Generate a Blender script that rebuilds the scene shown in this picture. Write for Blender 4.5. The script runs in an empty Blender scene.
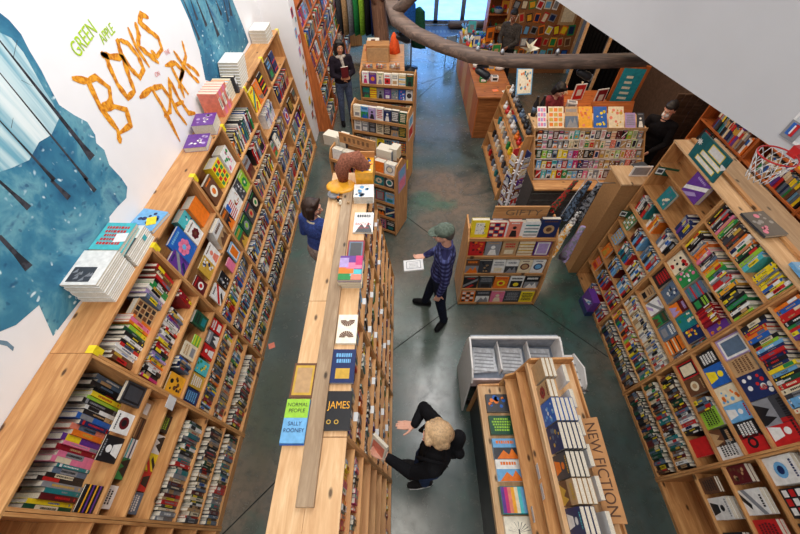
MURAL = """
BLOB_A= [(2.286, 3.92), (2.438, 3.697), (2.464, 3.649), (2.474, 3.572), (2.449, 3.492), (2.43, 3.382), (2.395, 3.27), (2.371, 3.18), (2.424, 3.079), (2.485, 2.992), (2.472, 2.894), (2.432, 2.851), (2.455, 2.775), (2.403, 2.672), (2.422, 2.53), (2.415, 2.442), (2.333, 2.391), (2.201, 2.409), (2.077, 2.415), (1.978, 2.311), (1.826, 2.241), (1.57, 2.192), (1.389, 2.221), (1.115, 2.242), (1.229, 2.449), (1.06, 2.492), (0.983, 2.548), (0.803, 2.749)]
PALE= [(2.187, 3.842), (2.347, 3.625), (2.392, 3.579), (2.4, 3.499), (2.377, 3.404), (2.348, 3.292), (2.335, 3.205), (2.301, 3.125), (2.16, 3.084), (2.052, 3.1), (1.908, 3.065), (1.782, 3.097), (1.711, 3.122), (1.495, 3.295)]
BLOB_B= [(4.635, 3.345), (4.553, 3.194), (4.575, 3.006), (4.554, 2.867), (4.531, 2.721), (4.461, 2.586), (4.39, 2.447), (4.733, 2.231), (5.348, 2.212), (6.098, 2.252), (6.062, 2.49), (6.006, 2.692), (5.971, 2.819), (6.009, 3.032)]
TRUNKS= [((2.311, 3.596), (2.312, 2.801), 0.01, 0.062), ((2.165, 3.481), (2.147, 2.725), 0.007, 0.029), ((1.947, 3.309), (1.941, 2.885), 0.008, 0.029), ((1.67, 3.09), (1.672, 2.879), 0.016, 0.036), ((1.924, 2.898), (1.93, 2.738), 0.024, 0.038), ((2.138, 2.75), (2.137, 2.629), 0.019, 0.034), ((1.42, 2.892), (1.377, 2.646), 0.024, 0.051), ((4.616, 3.178), (4.622, 2.793), 0.018, 0.046), ((4.771, 3.137), (4.756, 2.951), 0.018, 0.048), ((4.912, 3.099), (4.922, 2.838), 0.023, 0.06), ((5.14, 3.039), (5.147, 2.656), 0.026, 0.081), ((5.419, 2.965), (5.449, 2.796), 0.024, 0.053), ((5.666, 2.9), (5.597, 2.671), 0.026, 0.058), ((5.831, 2.856), (5.762, 2.692), 0.028, 0.07), ((2.31, 3.5), (2.42, 3.558), 0.003, 0.002), ((2.253, 3.397), (2.291, 3.344), 0.003, 0.002), ((1.97, 3.246), (2.027, 3.277), 0.003, 0.002)]
STROKES= {'B': [[(2.61, 3.25), (2.727, 3.179), (2.68, 2.997), (2.699, 2.801), (2.637, 2.716)], [(2.727, 3.179), (2.821, 3.167), (2.885, 3.056), (2.817, 2.981), (2.676, 2.994)], [(2.68, 2.997), (2.818, 2.939), (2.917, 2.858), (2.862, 2.752), (2.693, 2.774)]], 'O': [[(3.009, 3.257), (3.097, 3.203), (3.225, 3.148), (3.169, 3.009), (3.137, 2.91), (3.014, 2.911), (2.993, 3.033), (3.022, 3.165), (3.054, 3.227)]], 'O2': [[(3.3, 3.254), (3.38, 3.2), (3.424, 3.085), (3.405, 2.98), (3.293, 2.955), (3.247, 3.046), (3.228, 3.173), (3.272, 3.253)]], 'K': [[(3.489, 3.286), (3.46, 3.14), (3.5, 2.955)], [(3.621, 3.282), (3.586, 3.202), (3.488, 3.135)], [(3.495, 3.141), (3.574, 3.042), (3.666, 2.926)]], 'S': [[(3.848, 3.247), (3.761, 3.299), (3.675, 3.263), (3.75, 3.181), (3.846, 3.081), (3.821, 2.993), (3.683, 2.977), (3.638, 3.047)]], 'P': [[(3.151, 2.843), (3.37, 2.824), (3.39, 2.659), (3.369, 2.269)], [(3.37, 2.824), (3.532, 2.771), (3.568, 2.637), (3.461, 2.553), (3.338, 2.567)]], 'A': [[(3.707, 2.78), (3.584, 2.63), (3.566, 2.497), (3.62, 2.315)], [(3.701, 2.776), (3.704, 2.57), (3.751, 2.379), (3.875, 2.312)], [(3.543, 2.563), (3.763, 2.505)]], 'R': [[(3.74, 2.872), (3.933, 2.822), (4.013, 2.702), (3.855, 2.675)], [(3.836, 2.849), (3.843, 2.68), (3.809, 2.518)], [(3.843, 2.68), (3.911, 2.505)]], 'K2': [[(4.241, 2.92), (4.192, 2.79), (3.959, 2.698), (3.782, 2.632)], [(4.001, 2.911), (4.061, 2.74), (4.137, 2.603), (4.229, 2.488)], [(4.12, 2.733), (4.231, 2.635), (4.291, 2.536)]]}
EYE= [(0.947, 2.519), (0.961, 2.477), (0.95, 2.419), (0.929, 2.41), (0.938, 2.458), (0.928, 2.504)]
"""
import bpy, bmesh, math, random
from mathutils import Vector, Matrix, Euler
RN = random.Random(11)
SC = bpy.context.scene
COL = SC.collection
PI = math.pi
CAMH = 4.4
PITCH = math.radians(51.7)
FPX = 356.0

def project(p):
    """pixel position of a world point in the photograph's 800 x 534 frame (used to sort books by visible size)"""
    x, y, z = p[0], p[1], p[2] - CAMH
    d = y * math.cos(PITCH) - z * math.sin(PITCH)
    if d < .05: return None
    u = y * math.sin(PITCH) + z * math.cos(PITCH)
    return 400 + FPX * x / d, 267 - FPX * u / d, d

# ------------------------------------------------------------------ materials
def lin(c):
    return tuple(((v / 255) / 12.92 if v / 255 <= .04045 else ((v / 255 + .055) / 1.055) ** 2.4) for v in c) + (1,)
MATS = {}
def base_mat(name, rough=.5, spec=.4, metal=0):
    m = bpy.data.materials.new(name); m.use_nodes = True
    b = m.node_tree.nodes['Principled BSDF']
    b.inputs['Roughness'].default_value = rough
    b.inputs['Specular IOR Level'].default_value = spec
    b.inputs['Metallic'].default_value = metal
    return m, m.node_tree.nodes, m.node_tree.links, b
def ramp(n, l, src, stops):
    r = n.new('ShaderNodeValToRGB'); l.new(src, r.inputs[0])
    e = r.color_ramp.elements
    while len(e) < len(stops): e.new(.5)
    for k, (p, c) in enumerate(stops):
        e[k].position = p; e[k].color = lin(c) if len(c) == 3 else c
    return r.outputs[0]
def noise(n, l, vec, scale, detail=3, rough=.5, dist=0):
    t = n.new('ShaderNodeTexNoise'); t.inputs['Scale'].default_value = scale
    t.inputs['Detail'].default_value = detail; t.inputs['Roughness'].default_value = rough
    t.inputs['Distortion'].default_value = dist
    if vec is not None: l.new(vec, t.inputs['Vector'])
    return t.outputs[0]
def coords(n, l, scale=(1, 1, 1), kind='Object', loc=(0, 0, 0)):
    tc = n.new('ShaderNodeTexCoord'); mp = n.new('ShaderNodeMapping')
    mp.inputs['Scale'].default_value = scale; mp.inputs['Location'].default_value = loc
    l.new(tc.outputs[kind], mp.inputs[0]); return mp.outputs[0]
def mixc(n, l, fac, a, b):
    m = n.new('ShaderNodeMix'); m.data_type = 'RGBA'
    for s, v in ((m.inputs[0], fac), (m.inputs[6], a), (m.inputs[7], b)):
        if hasattr(v, 'is_output'): l.new(v, s)
        elif isinstance(v, (int, float)): s.default_value = v
        else: s.default_value = lin(v)
    return m.outputs[2]
def bump(n, l, b, h, strength=.2, dist=.005):
    bp = n.new('ShaderNodeBump'); bp.inputs['Strength'].default_value = strength; bp.inputs['Distance'].default_value = dist
    l.new(h, bp.inputs['Height']); l.new(bp.outputs[0], b.inputs['Normal'])

def plain(name, c, rough=.5, spec=.35, metal=0, var=.12, scale=18):
    if name in MATS: return MATS[name]
    m, n, l, b = base_mat(name, rough, spec, metal)
    v = coords(n, l)
    f = noise(n, l, v, scale, 3)
    d = tuple(max(0, x * (1 - var)) for x in c); h = tuple(min(255, x * (1 + var * .5)) for x in c)
    l.new(ramp(n, l, f, [(.3, d), (.7, h)]), b.inputs['Base Color'])
    MATS[name] = m; return m

def wood(name, c1, c2, axis, rough=.45, knots=True):
    m, n, l, b = base_mat(name, rough, .35)
    sc = [9, 9, 9]; sc[axis] = .9
    v = coords(n, l, tuple(sc), 'Generated' if False else 'Object')
    oi = n.new('ShaderNodeObjectInfo')
    add = n.new('ShaderNodeVectorMath'); add.operation = 'ADD'
    l.new(v, add.inputs[0]); l.new(oi.outputs['Random'], add.inputs[1])
    g = noise(n, l, add.outputs[0], 3.0, 6, .62, .7)
    mid = tuple((a + bb) / 2 for a, bb in zip(c1, c2))
    col = ramp(n, l, g, [(.28, c2), (.5, mid), (.66, c1)])
    if knots and axis != 2:
        sk = [4.4, 4.4, 4.4]; sk[axis] = 2.0; sk[2] = 1.0
        v2 = coords(n, l, tuple(sk))
        vo = n.new('ShaderNodeTexVoronoi'); vo.voronoi_dimensions = '2D'; vo.inputs['Scale'].default_value = 1.0
        l.new(v2, vo.inputs['Vector'])
        k = ramp(n, l, vo.outputs['Distance'], [(.03, (255, 255, 255)), (.07, (0, 0, 0))])
        col = mixc(n, l, k, col, tuple(x * .5 for x in c2))
    hs = n.new('ShaderNodeHueSaturation')
    mr = n.new('ShaderNodeMapRange'); mr.inputs['To Min'].default_value = .86; mr.inputs['To Max'].default_value = 1.08
    l.new(oi.outputs['Random'], mr.inputs[0]); l.new(mr.outputs[0], hs.inputs['Value']); l.new(col, hs.inputs['Color'])
    l.new(hs.outputs[0], b.inputs['Base Color'])
    bump(n, l, b, g, .12, .003)
    MATS[name] = m; return m
PINE1, PINE2 = (214, 163, 106), (170, 114, 67)
wx = wood('pine_grain_x', PINE1, PINE2, 0)
wy = wood('pine_grain_y', PINE1, PINE2, 1)
wz = wood('pine_grain_z', PINE1, PINE2, 2)
pp = wood('pale_pine_y', (226, 190, 146), (196, 150, 104), 1)
gry = wood('weathered_grey_plank', (176, 152, 124), (140, 114, 88), 1)
oz = wood('orange_fir_z', (208, 120, 62), (150, 78, 38), 2)
oy = wood('orange_fir_y', (208, 120, 62), (150, 78, 38), 1)
ox_ = wood('orange_fir_x', (208, 120, 62), (150, 78, 38), 0)
brw = wood('dark_brown_timber', (112, 88, 70), (70, 52, 42), 0, .6)
bark = wood('grey_bark', (150, 112, 90), (92, 66, 52), 2, .8)
mdf = plain('brown_board', (172, 128, 84), .7, .2, var=.06, scale=40)
cntw = wood('counter_timber', (176, 112, 62), (118, 66, 32), 0)
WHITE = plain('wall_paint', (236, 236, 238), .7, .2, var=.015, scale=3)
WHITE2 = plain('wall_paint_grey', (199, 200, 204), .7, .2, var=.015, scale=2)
PAGE = plain('paper_pages', (212, 203, 186), .8, .1, var=.1, scale=200)
CARD = plain('white_card', (232, 232, 232), .6, .2, var=.03)

def m_floor():
    m, n, l, b = base_mat('stained_concrete', .3, .75)
    v = coords(n, l)
    big = noise(n, l, v, .38, 4, .55, .6)
    med = noise(n, l, v, 1.7, 6, .6, .4)
    fine = noise(n, l, v, 9, 6, .65)
    c = ramp(n, l, big, [(.36, (58, 74, 74)), (.47, (80, 94, 90)), (.55, (100, 96, 86)), (.66, (120, 104, 88))])
    teal = ramp(n, l, med, [(.54, (0, 0, 0)), (.70, (225, 225, 225))])
    c = mixc(n, l, teal, c, (62, 98, 90))
    wob = n.new('ShaderNodeTexNoise'); wob.inputs['Scale'].default_value = 1.3; wob.inputs['Detail'].default_value = 5; l.new(v, wob.inputs['Vector'])
    wv_ = n.new('ShaderNodeVectorMath'); wv_.operation = 'MULTIPLY_ADD'; wv_.inputs[1].default_value = (1.5, 1.5, 0); l.new(wob.outputs['Color'], wv_.inputs[0]); l.new(v, wv_.inputs[2])
    def stain(cx, cy, r, col, amt, c):
        dd = n.new('ShaderNodeVectorMath'); dd.operation = 'DISTANCE'; l.new(wv_.outputs[0], dd.inputs[0]); dd.inputs[1].default_value = (cx + .75, cy + .75, 0)
        f = ramp(n, l, dd.outputs['Value'], [(r * .45, (amt, amt, amt)), (min(.99, r), (0, 0, 0))]); return mixc(n, l, f, c, col)
    c = stain(1.0, 5.3, .95, (134, 112, 94), 235, c); c = stain(.9, 4.4, .8, (128, 110, 94), 200, c)
    c = stain(2.35, 3.0, .75, (48, 96, 84), 225, c); c = stain(.3, 2.3, .9, (88, 114, 104), 170, c); c = stain(.5, 4.9, .35, (62, 112, 94), 215, c); c = stain(2.0, 1.9, .7, (58, 98, 96), 200, c)
    c = stain(.9, 7.0, .8, (84, 104, 118), 190, c); c = stain(-1.4, 1.3, .9, (80, 88, 70), 200, c)
    dk = ramp(n, l, noise(n, l, v, 1.1, 5, .6, .8), [(.30, (255, 255, 255)), (.46, (0, 0, 0))])
    c = mixc(n, l, dk, c, (52, 62, 60))
    f2 = n.new('ShaderNodeMath'); f2.operation = 'MULTIPLY'; f2.inputs[1].default_value = .55
    l.new(ramp(n, l, fine, [(.35, (255, 255, 255)), (.55, (0, 0, 0))]), f2.inputs[0])
    c = mixc(n, l, f2.outputs[0], c, (58, 66, 60))
    l.new(c, b.inputs['Base Color'])
    l.new(ramp(n, l, fine, [(.3, (150, 150, 150)), (.7, (118, 118, 118))]), b.inputs['Roughness'])
    bump(n, l, b, fine, .05, .002)
    return m
FLOOR = m_floor()

def m_blue():
    m, n, l, b = base_mat('mural_blue_paint', .6, .2)
    v = coords(n, l)
    g = noise(n, l, v, 2.2, 5, .6, .5)
    c = ramp(n, l, g, [(.3, (34, 74, 112)), (.43, (50, 110, 142)), (.52, (64, 128, 156)), (.6, (104, 160, 176)), (.7, (48, 98, 138))])
    tn = n.new('ShaderNodeTexNoise'); tn.inputs['Scale'].default_value = 9; l.new(v, tn.inputs['Vector'])
    va = n.new('ShaderNodeVectorMath'); va.operation = 'MULTIPLY_ADD'; va.inputs[1].default_value = (.09, .16, .06); l.new(tn.outputs['Color'], va.inputs[0]); l.new(v, va.inputs[2])
    vv = va.outputs[0]
    vo = n.new('ShaderNodeTexVoronoi'); vo.inputs['Scale'].default_value = 17; l.new(vv, vo.inputs['Vector'])
    dots = ramp(n, l, vo.outputs['Distance'], [(.12, (255, 255, 255)), (.25, (0, 0, 0))])
    gate = ramp(n, l, noise(n, l, v, 6, 2), [(.5, (0, 0, 0)), (.6, (255, 255, 255))])
    mm = n.new('ShaderNodeMath'); mm.operation = 'MULTIPLY'; l.new(dots, mm.inputs[0]); l.new(gate, mm.inputs[1])
    c = mixc(n, l, mm.outputs[0], c, (206, 228, 236))
    v3 = coords(n, l, (1, 1, 1.4), loc=(3, 1, 7))
    vo2 = n.new('ShaderNodeTexVoronoi'); vo2.inputs['Scale'].default_value = 11; va2 = n.new('ShaderNodeVectorMath'); va2.operation = 'MULTIPLY_ADD'; va2.inputs[1].default_value = (.1, .2, .07); l.new(tn.outputs['Color'], va2.inputs[0]); l.new(v3, va2.inputs[2]); l.new(va2.outputs[0], vo2.inputs['Vector'])
    d2 = ramp(n, l, vo2.outputs['Distance'], [(.12, (200, 200, 200)), (.26, (0, 0, 0))])
    c = mixc(n, l, d2, c, (32, 70, 110))
    l.new(c, b.inputs['Base Color']); return m
def m_pale():
    m, n, l, b = base_mat('mural_mist_paint', .6, .2)
    v = coords(n, l, (1, 7, .5))
    g = noise(n, l, v, 1.6, 4, .5, .3)
    c = ramp(n, l, g, [(.36, (112, 168, 188)), (.48, (188, 214, 220)), (.62, (220, 232, 234))])
    l.new(c, b.inputs['Base Color']); return m
def m_twoTone(name, a, bb, scale, lo=.45, hi=.55, rough=.6, stretch=(1, 1, 1)):
    m, n, l, b = base_mat(name, rough, .25)
    v = coords(n, l, stretch)
    l.new(ramp(n, l, noise(n, l, v, scale, 4, .6), [(lo, a), (hi, bb)]), b.inputs['Base Color'])
    MATS[name] = m; return m
BLUE = m_blue(); PALEM = m_pale()
LETTER = m_twoTone('orange_bark_lettering', (190, 108, 20), (240, 168, 48), 22, .4, .58)
TRUNKM = m_twoTone('mural_trunk_paint', (40, 42, 50), (66, 66, 74), 14)

PAL = dict(black=(30, 30, 34), charcoal=(62, 64, 70), grey=(138, 140, 146), white=(232, 231, 228), cream=(228, 214, 184),
           red=(196, 36, 38), crimson=(142, 24, 40), orange=(232, 120, 34), amber=(236, 168, 44), yellow=(240, 214, 40),
           lime=(150, 200, 60), green=(40, 136, 72), forest=(28, 78, 56), teal=(30, 122, 128), turquoise=(80, 188, 196),
           blue=(36, 96, 182), navy=(28, 44, 92), purple=(98, 52, 142), lavender=(172, 150, 202), pink=(228, 120, 156),
           magenta=(196, 44, 112), salmon=(226, 130, 108), brown=(104, 68, 46), tan=(186, 150, 108), maroon=(94, 26, 32),
           slate=(90, 110, 134), gold=(200, 160, 60), ivory=(240, 234, 216))
PAL['sky blue'] = (110, 172, 220)
BM = {k: plain(k.replace(' ', '_') + '_cover', c, .38, .45, var=.08, scale=25) for k, c in PAL.items()}

# ------------------------------------------------------------------ mesh builder
class MB:
    def __init__(s): s.v = []; s.f = []; s.mi = []; s.mats = []; s.M = Matrix.Identity(4); s.sm = []
    def _m(s, m):
        if m not in s.mats: s.mats.append(m)
        return s.mats.index(m)
    def _v(s, p): s.v.append(tuple(s.M @ Vector(p))); return len(s.v) - 1
    def face(s, pts, m, smooth=False):
        i = [s._v(p) for p in pts]; s.f.append(i); s.mi.append(s._m(m)); s.sm.append(smooth)
    def box(s, x0, x1, y0, y1, z0, z1, m, mats=None):
        i = [s._v((x, y, z)) for x in (x0, x1) for y in (y0, y1) for z in (z0, z1)]
        F = ((0, 1, 3, 2), (4, 6, 7, 5), (0, 4, 5, 1), (2, 3, 7, 6), (0, 2, 6, 4), (1, 5, 7, 3))  # -x +x -y +y -z +z
        for k, q in enumerate(F):
            s.f.append([i[a] for a in q]); s.mi.append(s._m((mats or {}).get(k, m))); s.sm.append(False)
    def prism(s, pts, axis, a, b, m, smooth=False):
        """extrude a 2-D outline along an axis: axis 0 -> pts are (y,z), 1 -> (x,z), 2 -> (x,y)"""
        def P(p, t):
            return (t, p[0], p[1]) if axis == 0 else (p[0], t, p[1]) if axis == 1 else (p[0], p[1], t)
        A = [s._v(P(p, a)) for p in pts]; B = [s._v(P(p, b)) for p in pts]; n = len(pts); k = s._m(m)
        s.f.append(A[::-1]); s.mi.append(k); s.sm.append(False)
        s.f.append(B); s.mi.append(k); s.sm.append(False)
        for i in range(n):
            j = (i + 1) % n
            s.f.append([A[i], A[j], B[j], B[i]]); s.mi.append(k); s.sm.append(smooth)
    def rings(s, rings, m, cap=True, closed=False):
        k = s._m(m); idx = [[s._v(p) for p in r] for r in rings]; n = len(rings[0])
        for a in range(len(idx) - (0 if closed else 1)):
            A, B = idx[a], idx[(a + 1) % len(idx)]
            for i in range(n):
                j = (i + 1) % n
                s.f.append([A[i], A[j], B[j], B[i]]); s.mi.append(k); s.sm.append(True)
        if cap and not closed:
            s.f.append(idx[0][::-1]); s.mi.append(k); s.sm.append(False)
            s.f.append(idx[-1]); s.mi.append(k); s.sm.append(False)
    def tube(s, path, r, m, n=8, closed=False):
        P = [Vector(p) for p in path]; R_ = r if isinstance(r, (list, tuple)) else [r] * len(P)
        out = []; up = None; N = len(P)
        for i, p in enumerate(P):
            if closed: d = P[(i + 1) % N] - P[i - 1]
            else: d = (P[min(i + 1, N - 1)] - P[max(i - 1, 0)])
            d.normalize()
            if up is None: up = Vector((0, 0, 1)) if abs(d.z) < .9 else Vector((1, 0, 0))
            a = d.cross(up); a.normalize(); b = a.cross(d); b.normalize(); up = b
            out.append([p + (a * math.cos(t) + b * math.sin(t)) * R_[i] for t in [2 * PI * q / n for q in range(n)]])
        s.rings(out, m, True, closed)
    def lathe(s, prof, m, c=(0, 0, 0), n=16):
        s.rings([[(c[0] + r * math.cos(2 * PI * q / n), c[1] + r * math.sin(2 * PI * q / n), c[2] + z) for q in range(n)] for r, z in prof], m)
    def ell(s, c, r, m, n=14, k=9, rot=None):
        c = Vector(c); out = []
        for i in range(k + 1):
            t = PI * i / k; rr = max(math.sin(t), .02)
            ring = []
            for q in range(n):
                p = Vector((r[0] * rr * math.cos(2 * PI * q / n), r[1] * rr * math.sin(2 * PI * q / n), -r[2] * math.cos(t)))
                if rot: p = rot @ p
                ring.append(c + p)
            out.append(ring)
        s.rings(out, m)
    def cap(s, a, b, ra, rb, m, n=14):
        """tapered capsule from a to b"""
        a = Vector(a); b = Vector(b); d = b - a; L = d.length
        if L < 1e-6: return s.ell(a, (ra, ra, ra), m)
        d.normalize(); q = d.to_track_quat('Z', 'Y').to_matrix(); out = []
        for i in range(5):
            t = PI / 2 * i / 4; out.append((-ra * math.cos(t), max(ra * math.sin(t), ra * .03)))
        for i in range(5):
            t = PI / 2 * i / 4; out.append((L + rb * math.sin(t), max(rb * math.cos(t), rb * .03)))
        s.rings([[a + q @ Vector((r * math.cos(2 * PI * k / n), r * math.sin(2 * PI * k / n), z)) for k in range(n)] for z, r in out], m)
    def mesh(s, name):
        me = bpy.data.meshes.new(name); me.from_pydata(s.v, [], s.f)
        for m in s.mats: me.materials.append(m)
        me.polygons.foreach_set('material_index', s.mi); me.polygons.foreach_set('use_smooth', s.sm)
        me.update(); return me
    def build(s, name, parent=None, loc=(0, 0, 0), rot=(0, 0, 0), bevel=0):
        o = bpy.data.objects.new(name, s.mesh(name)); COL.objects.link(o)
        o.location = loc; o.rotation_euler = rot
        if parent: o.parent = parent
        if bevel:
            b = o.modifiers.new('bevel', 'BEVEL'); b.width = bevel; b.segments = 2; b.limit_method = 'ANGLE'
        return o

LABELS = {}
def tag(o, label, cat, group=None, kind=None, shared=False):
    w = label.split()
    assert 4 <= len(w) <= 16, (label, len(w))
    if not shared and label in LABELS: print('DUPLICATE LABEL', label)
    LABELS[label] = 1
    o['label'] = label; o['category'] = cat
    if group: o['group'] = group
    if kind: o['kind'] = kind
    return o
def thing(name, label, cat, loc=(0, 0, 0), rotz=0, group=None, shared=False):
    o = bpy.data.objects.new(name, None); COL.objects.link(o); o.empty_display_size = .1
    o.location = loc; o.rotation_euler = (0, 0, rotz)
    return tag(o, label, cat, group, shared=shared)
def struct(o): o['kind'] = 'structure'; return o
def bx(name, x0, x1, y0, y1, z0, z1, m, parent=None, bevel=.003):
    b = MB(); b.box(x0, x1, y0, y1, z0, z1, m); return b.build(name, parent, bevel=bevel)
def text_mesh(s, size, m, ext=.0006, align='CENTER'):
    cu = bpy.data.curves.new('lettering', 'FONT'); cu.body = s; cu.size = size; cu.extrude = ext; cu.align_x = align; cu.align_y = 'CENTER'
    o = bpy.data.objects.new('lettering', cu); COL.objects.link(o)
    dg = bpy.context.evaluated_depsgraph_get(); dg.update()
    me = bpy.data.meshes.new_from_object(o.evaluated_get(dg)); bpy.data.objects.remove(o); bpy.data.curves.remove(cu)
    me.materials.clear(); me.materials.append(m); return me
def text(s, size, m, parent, loc, rot, name='lettering', align='CENTER', sx=1):
    o = bpy.data.objects.new(name, text_mesh(s, size, m, align=align)); COL.objects.link(o)
    if parent: o.parent = parent
    o.location = loc; o.rotation_euler = rot; o.scale = (sx, 1, 1); return o
ORD = ['zeroth', 'first', 'second', 'third', 'fourth', 'fifth', 'sixth', 'seventh', 'eighth', 'ninth', 'tenth', 'eleventh', 'twelfth', 'thirteenth',
       'fourteenth', 'fifteenth', 'sixteenth', 'seventeenth', 'eighteenth', 'nineteenth', 'twentieth'] + ['twenty-' + w for w in
       ('first', 'second', 'third', 'fourth', 'fifth', 'sixth', 'seventh', 'eighth', 'ninth')] + ['thirtieth'] + ['thirty-' + w for w in
       ('first', 'second', 'third', 'fourth', 'fifth', 'sixth', 'seventh', 'eighth', 'ninth')] + ['fortieth'] * 20
# ------------------------------------------------------------------ the setting
def slab(name, x0, x1, y0, y1, z0, z1, m): return struct(bx(name, x0, x1, y0, y1, z0, z1, m, bevel=0))
slab('floor', -2.45, 5.3, -1.3, 14.0, -.12, 0, FLOOR)
slab('wall_left', -2.47, -2.325, -1.3, 7.0, 0, 6.2, WHITE)
p_ = MB(); p_.box(-2.45, -1.82, 6.98, 7.34, 0, 6.2, WHITE); struct(p_.build('wall_left_pier'))
slab('wall_left_rear', -2.47, -2.325, 7.34, 15.2, 0, 4.2, mdf)
slab('wall_right', 5.15, 5.3, -1.3, 15.2, 0, 4.2, plain('dark_wall', (90, 70, 58), .8, .2))
darkw = plain('far_wall_dark', (56, 48, 50), .8, .2)
slab('wall_far_left', -2.45, .3, 14.0, 14.15, 0, 4.0, darkw)
slab('wall_far_right', 3.0, 5.3, 14.0, 14.15, 0, 4.0, darkw)
slab('wall_far_top', .3, 3.0, 14.0, 14.15, 2.5, 4.0, darkw)
outm = plain('pavement', (150, 172, 196), .8, .2, var=.08, scale=2)
slab('floor_outside', -3, 6, 14.0, 19, -.14, -.02, outm)
metal = plain('brushed_metal', (170, 172, 176), .3, .5, .9)
dk = plain('dark_metal', (48, 48, 52), .4, .5, .6)
# glass doors to the street
gm, gn, gl, gb = base_mat('door_glass', .03, .5); gb.inputs['Transmission Weight'].default_value = 1; gb.inputs['IOR'].default_value = 1.1
gb.inputs['Base Color'].default_value = (.8, .9, 1, 1)
for k, (a, b) in enumerate(((.3, 1.2), (1.2, 2.1), (2.1, 3.0))):
    f = MB(); f.box(a, a + .07, 14.02, 14.08, 0, 2.5, metal); f.box(b - .07, b, 14.02, 14.08, 0, 2.5, metal)
    f.box(a, b, 14.02, 14.08, 2.42, 2.5, metal); f.box(a, b, 14.02, 14.08, 0, .12, metal)
    d = struct(f.build('door_%d' % (k + 1)))
    g = MB(); g.box(a + .07, b - .07, 14.045, 14.055, .12, 2.42, gm); g.build('glass_pane', d)
    h = MB(); h.tube([(b - .12, 13.97, .9), (b - .12, 13.97, 1.3)], .014, metal); h.build('door_handle', d)
# upper loft wall, hanging over the right side of the shop
d_ = Vector((-.2, 1, 0)).normalized(); n_ = Vector((1, .2, 0)).normalized()
a_ = Vector((2.53, 2.2, 0)); p0 = a_ - d_ * 2.6; p1 = a_ + d_ * 9
slab('backdrop_outside', -4, 8, 18.6, 18.8, -.1, 7, outm)  # unseen backdrop added to give the floor its blue reflection
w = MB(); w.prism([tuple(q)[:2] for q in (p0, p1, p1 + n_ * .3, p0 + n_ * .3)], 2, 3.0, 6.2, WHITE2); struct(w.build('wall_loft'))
# saw-cut joints in the concrete
jm = plain('joint_filler', (44, 48, 46), .8, .1)
def joint(i, a, b, wdt=.012):
    a = Vector(a + (0,)); b = Vector(b + (0,)); d = (b - a).normalized(); n = Vector((-d.y, d.x, 0)) * wdt / 2
    q = MB(); q.prism([tuple(v)[:2] for v in (a - n, b - n, b + n, a + n)], 2, .0005, .0022, jm); struct(q.build('trim_%d' % i))
joint(1, (-.26, 1.93), (.93, 2.89)); joint(2, (1.78, 2.92), (2.73, 1.97)); joint(3, (.05, 4.68), (.8, 3.87))
joint(4, (-1.77, .09), (-1.0, .9)); joint(5, (.4, 9.55), (1.6, 10.43)); joint(6, (.45, 8.9), (1.7, 11.0)); joint(7, (-1.5, 9.2), (-.9, 9.6), .02)
# the mural on the left wall
MX = -2.3245
def wall_poly(name, pts, m, t, parent=None):
    b = MB(); b.prism(pts, 0, MX, MX + t, m); return b.build(name, parent)
exec(MURAL)
mural = thing('wall_mural', 'blue forest mural with orange lettering painted on the white left wall', 'mural', (MX, 3, 2.2))
def inmural(o): o.parent = mural; o.location = (-MX, -3, -2.2); return o
inmural(wall_poly('painted_forest', BLOB_A, BLUE, .0012)); inmural(wall_poly('painted_forest', BLOB_B, BLUE, .0012))
inmural(wall_poly('painted_mist', PALE, PALEM, .0018))
for A, B, w0, w1 in TRUNKS:
    a = Vector(A); b = Vector(B); d = (b - a).normalized(); n = Vector((-d.y, d.x))
    pts = [a - n * w0 / 2, a + n * w0 / 2]
    pts += [b + n * w1 * .3 - d * .12 * (w1 > .02), b + n * w1 * .55, b, b - n * w1 * .6, b - n * w1 * .3 - d * .12 * (w1 > .02)]
    inmural(wall_poly('painted_trunk', [tuple(p) for p in pts], TRUNKM, .0024))
# leaning root lines of the tree in the corner
inmural(wall_poly('painted_curl', EYE, plain('mural_grey_blue', (108, 138, 158), .6), .0012))
def stroke(pts, wdt, m, x):
    out = []; P = [Vector(p) for p in pts]; rr = random.Random(str(pts[0]))
    Q = []
    for i in range(len(P) - 1):
        for t in (0, .33, .66): Q.append(P[i].lerp(P[i + 1], t))
    Q.append(P[-1]); L = []; R_ = []
    for i, p in enumerate(Q):
        d = (Q[min(i + 1, len(Q) - 1)] - Q[max(i - 1, 0)]).normalized(); n = Vector((-d.y, d.x))
        ww = wdt * (.34 + rr.random() * .26) * (.45 if i in (0, len(Q) - 1) else 1)
        L.append(p + n * ww); R_.append(p - n * ww)
    b = MB()
    for i in range(len(Q) - 1):
        b.face([(x, *L[i]), (x, *R_[i]), (x, *R_[i + 1]), (x, *L[i + 1])], m)
    return b
for k, ss in STROKES.items():
    b = MB()
    for j, s in enumerate(ss):
        closed = k in ('O', 'O2')
        q = stroke(s + ([s[0]] if closed else []), .05, LETTER, MX + .003 + j * .0004)
        base = len(b.v); b.v += q.v; b.f += [[a + base for a in f] for f in q.f]; b.mats = q.mats; b.mi += q.mi; b.sm += q.sm
    inmural(b.build('painted_letter'))
limep = plain('lime_paint', (176, 214, 40), .6); pinkp = plain('pink_paint', (232, 150, 150), .6)
def mtext(s, size, m, y, z, ang, nm, sh=1):
    o = text(s, size, m, mural, (.004, y - 3, z - 2.2), (0, 0, 0), nm, sx=sh)
    o.rotation_euler = (Matrix(((0, 0, 1), (1, 0, 0), (0, 1, 0))) @ Matrix.Rotation(ang, 3, 'Z')).to_euler()
mtext('GREEN', .135, limep, 2.94, 3.385, .18, 'green_lettering', .82)
mtext('APPLE', .1, limep, 3.2, 3.33, .1, 'green_lettering', .8)
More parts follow.
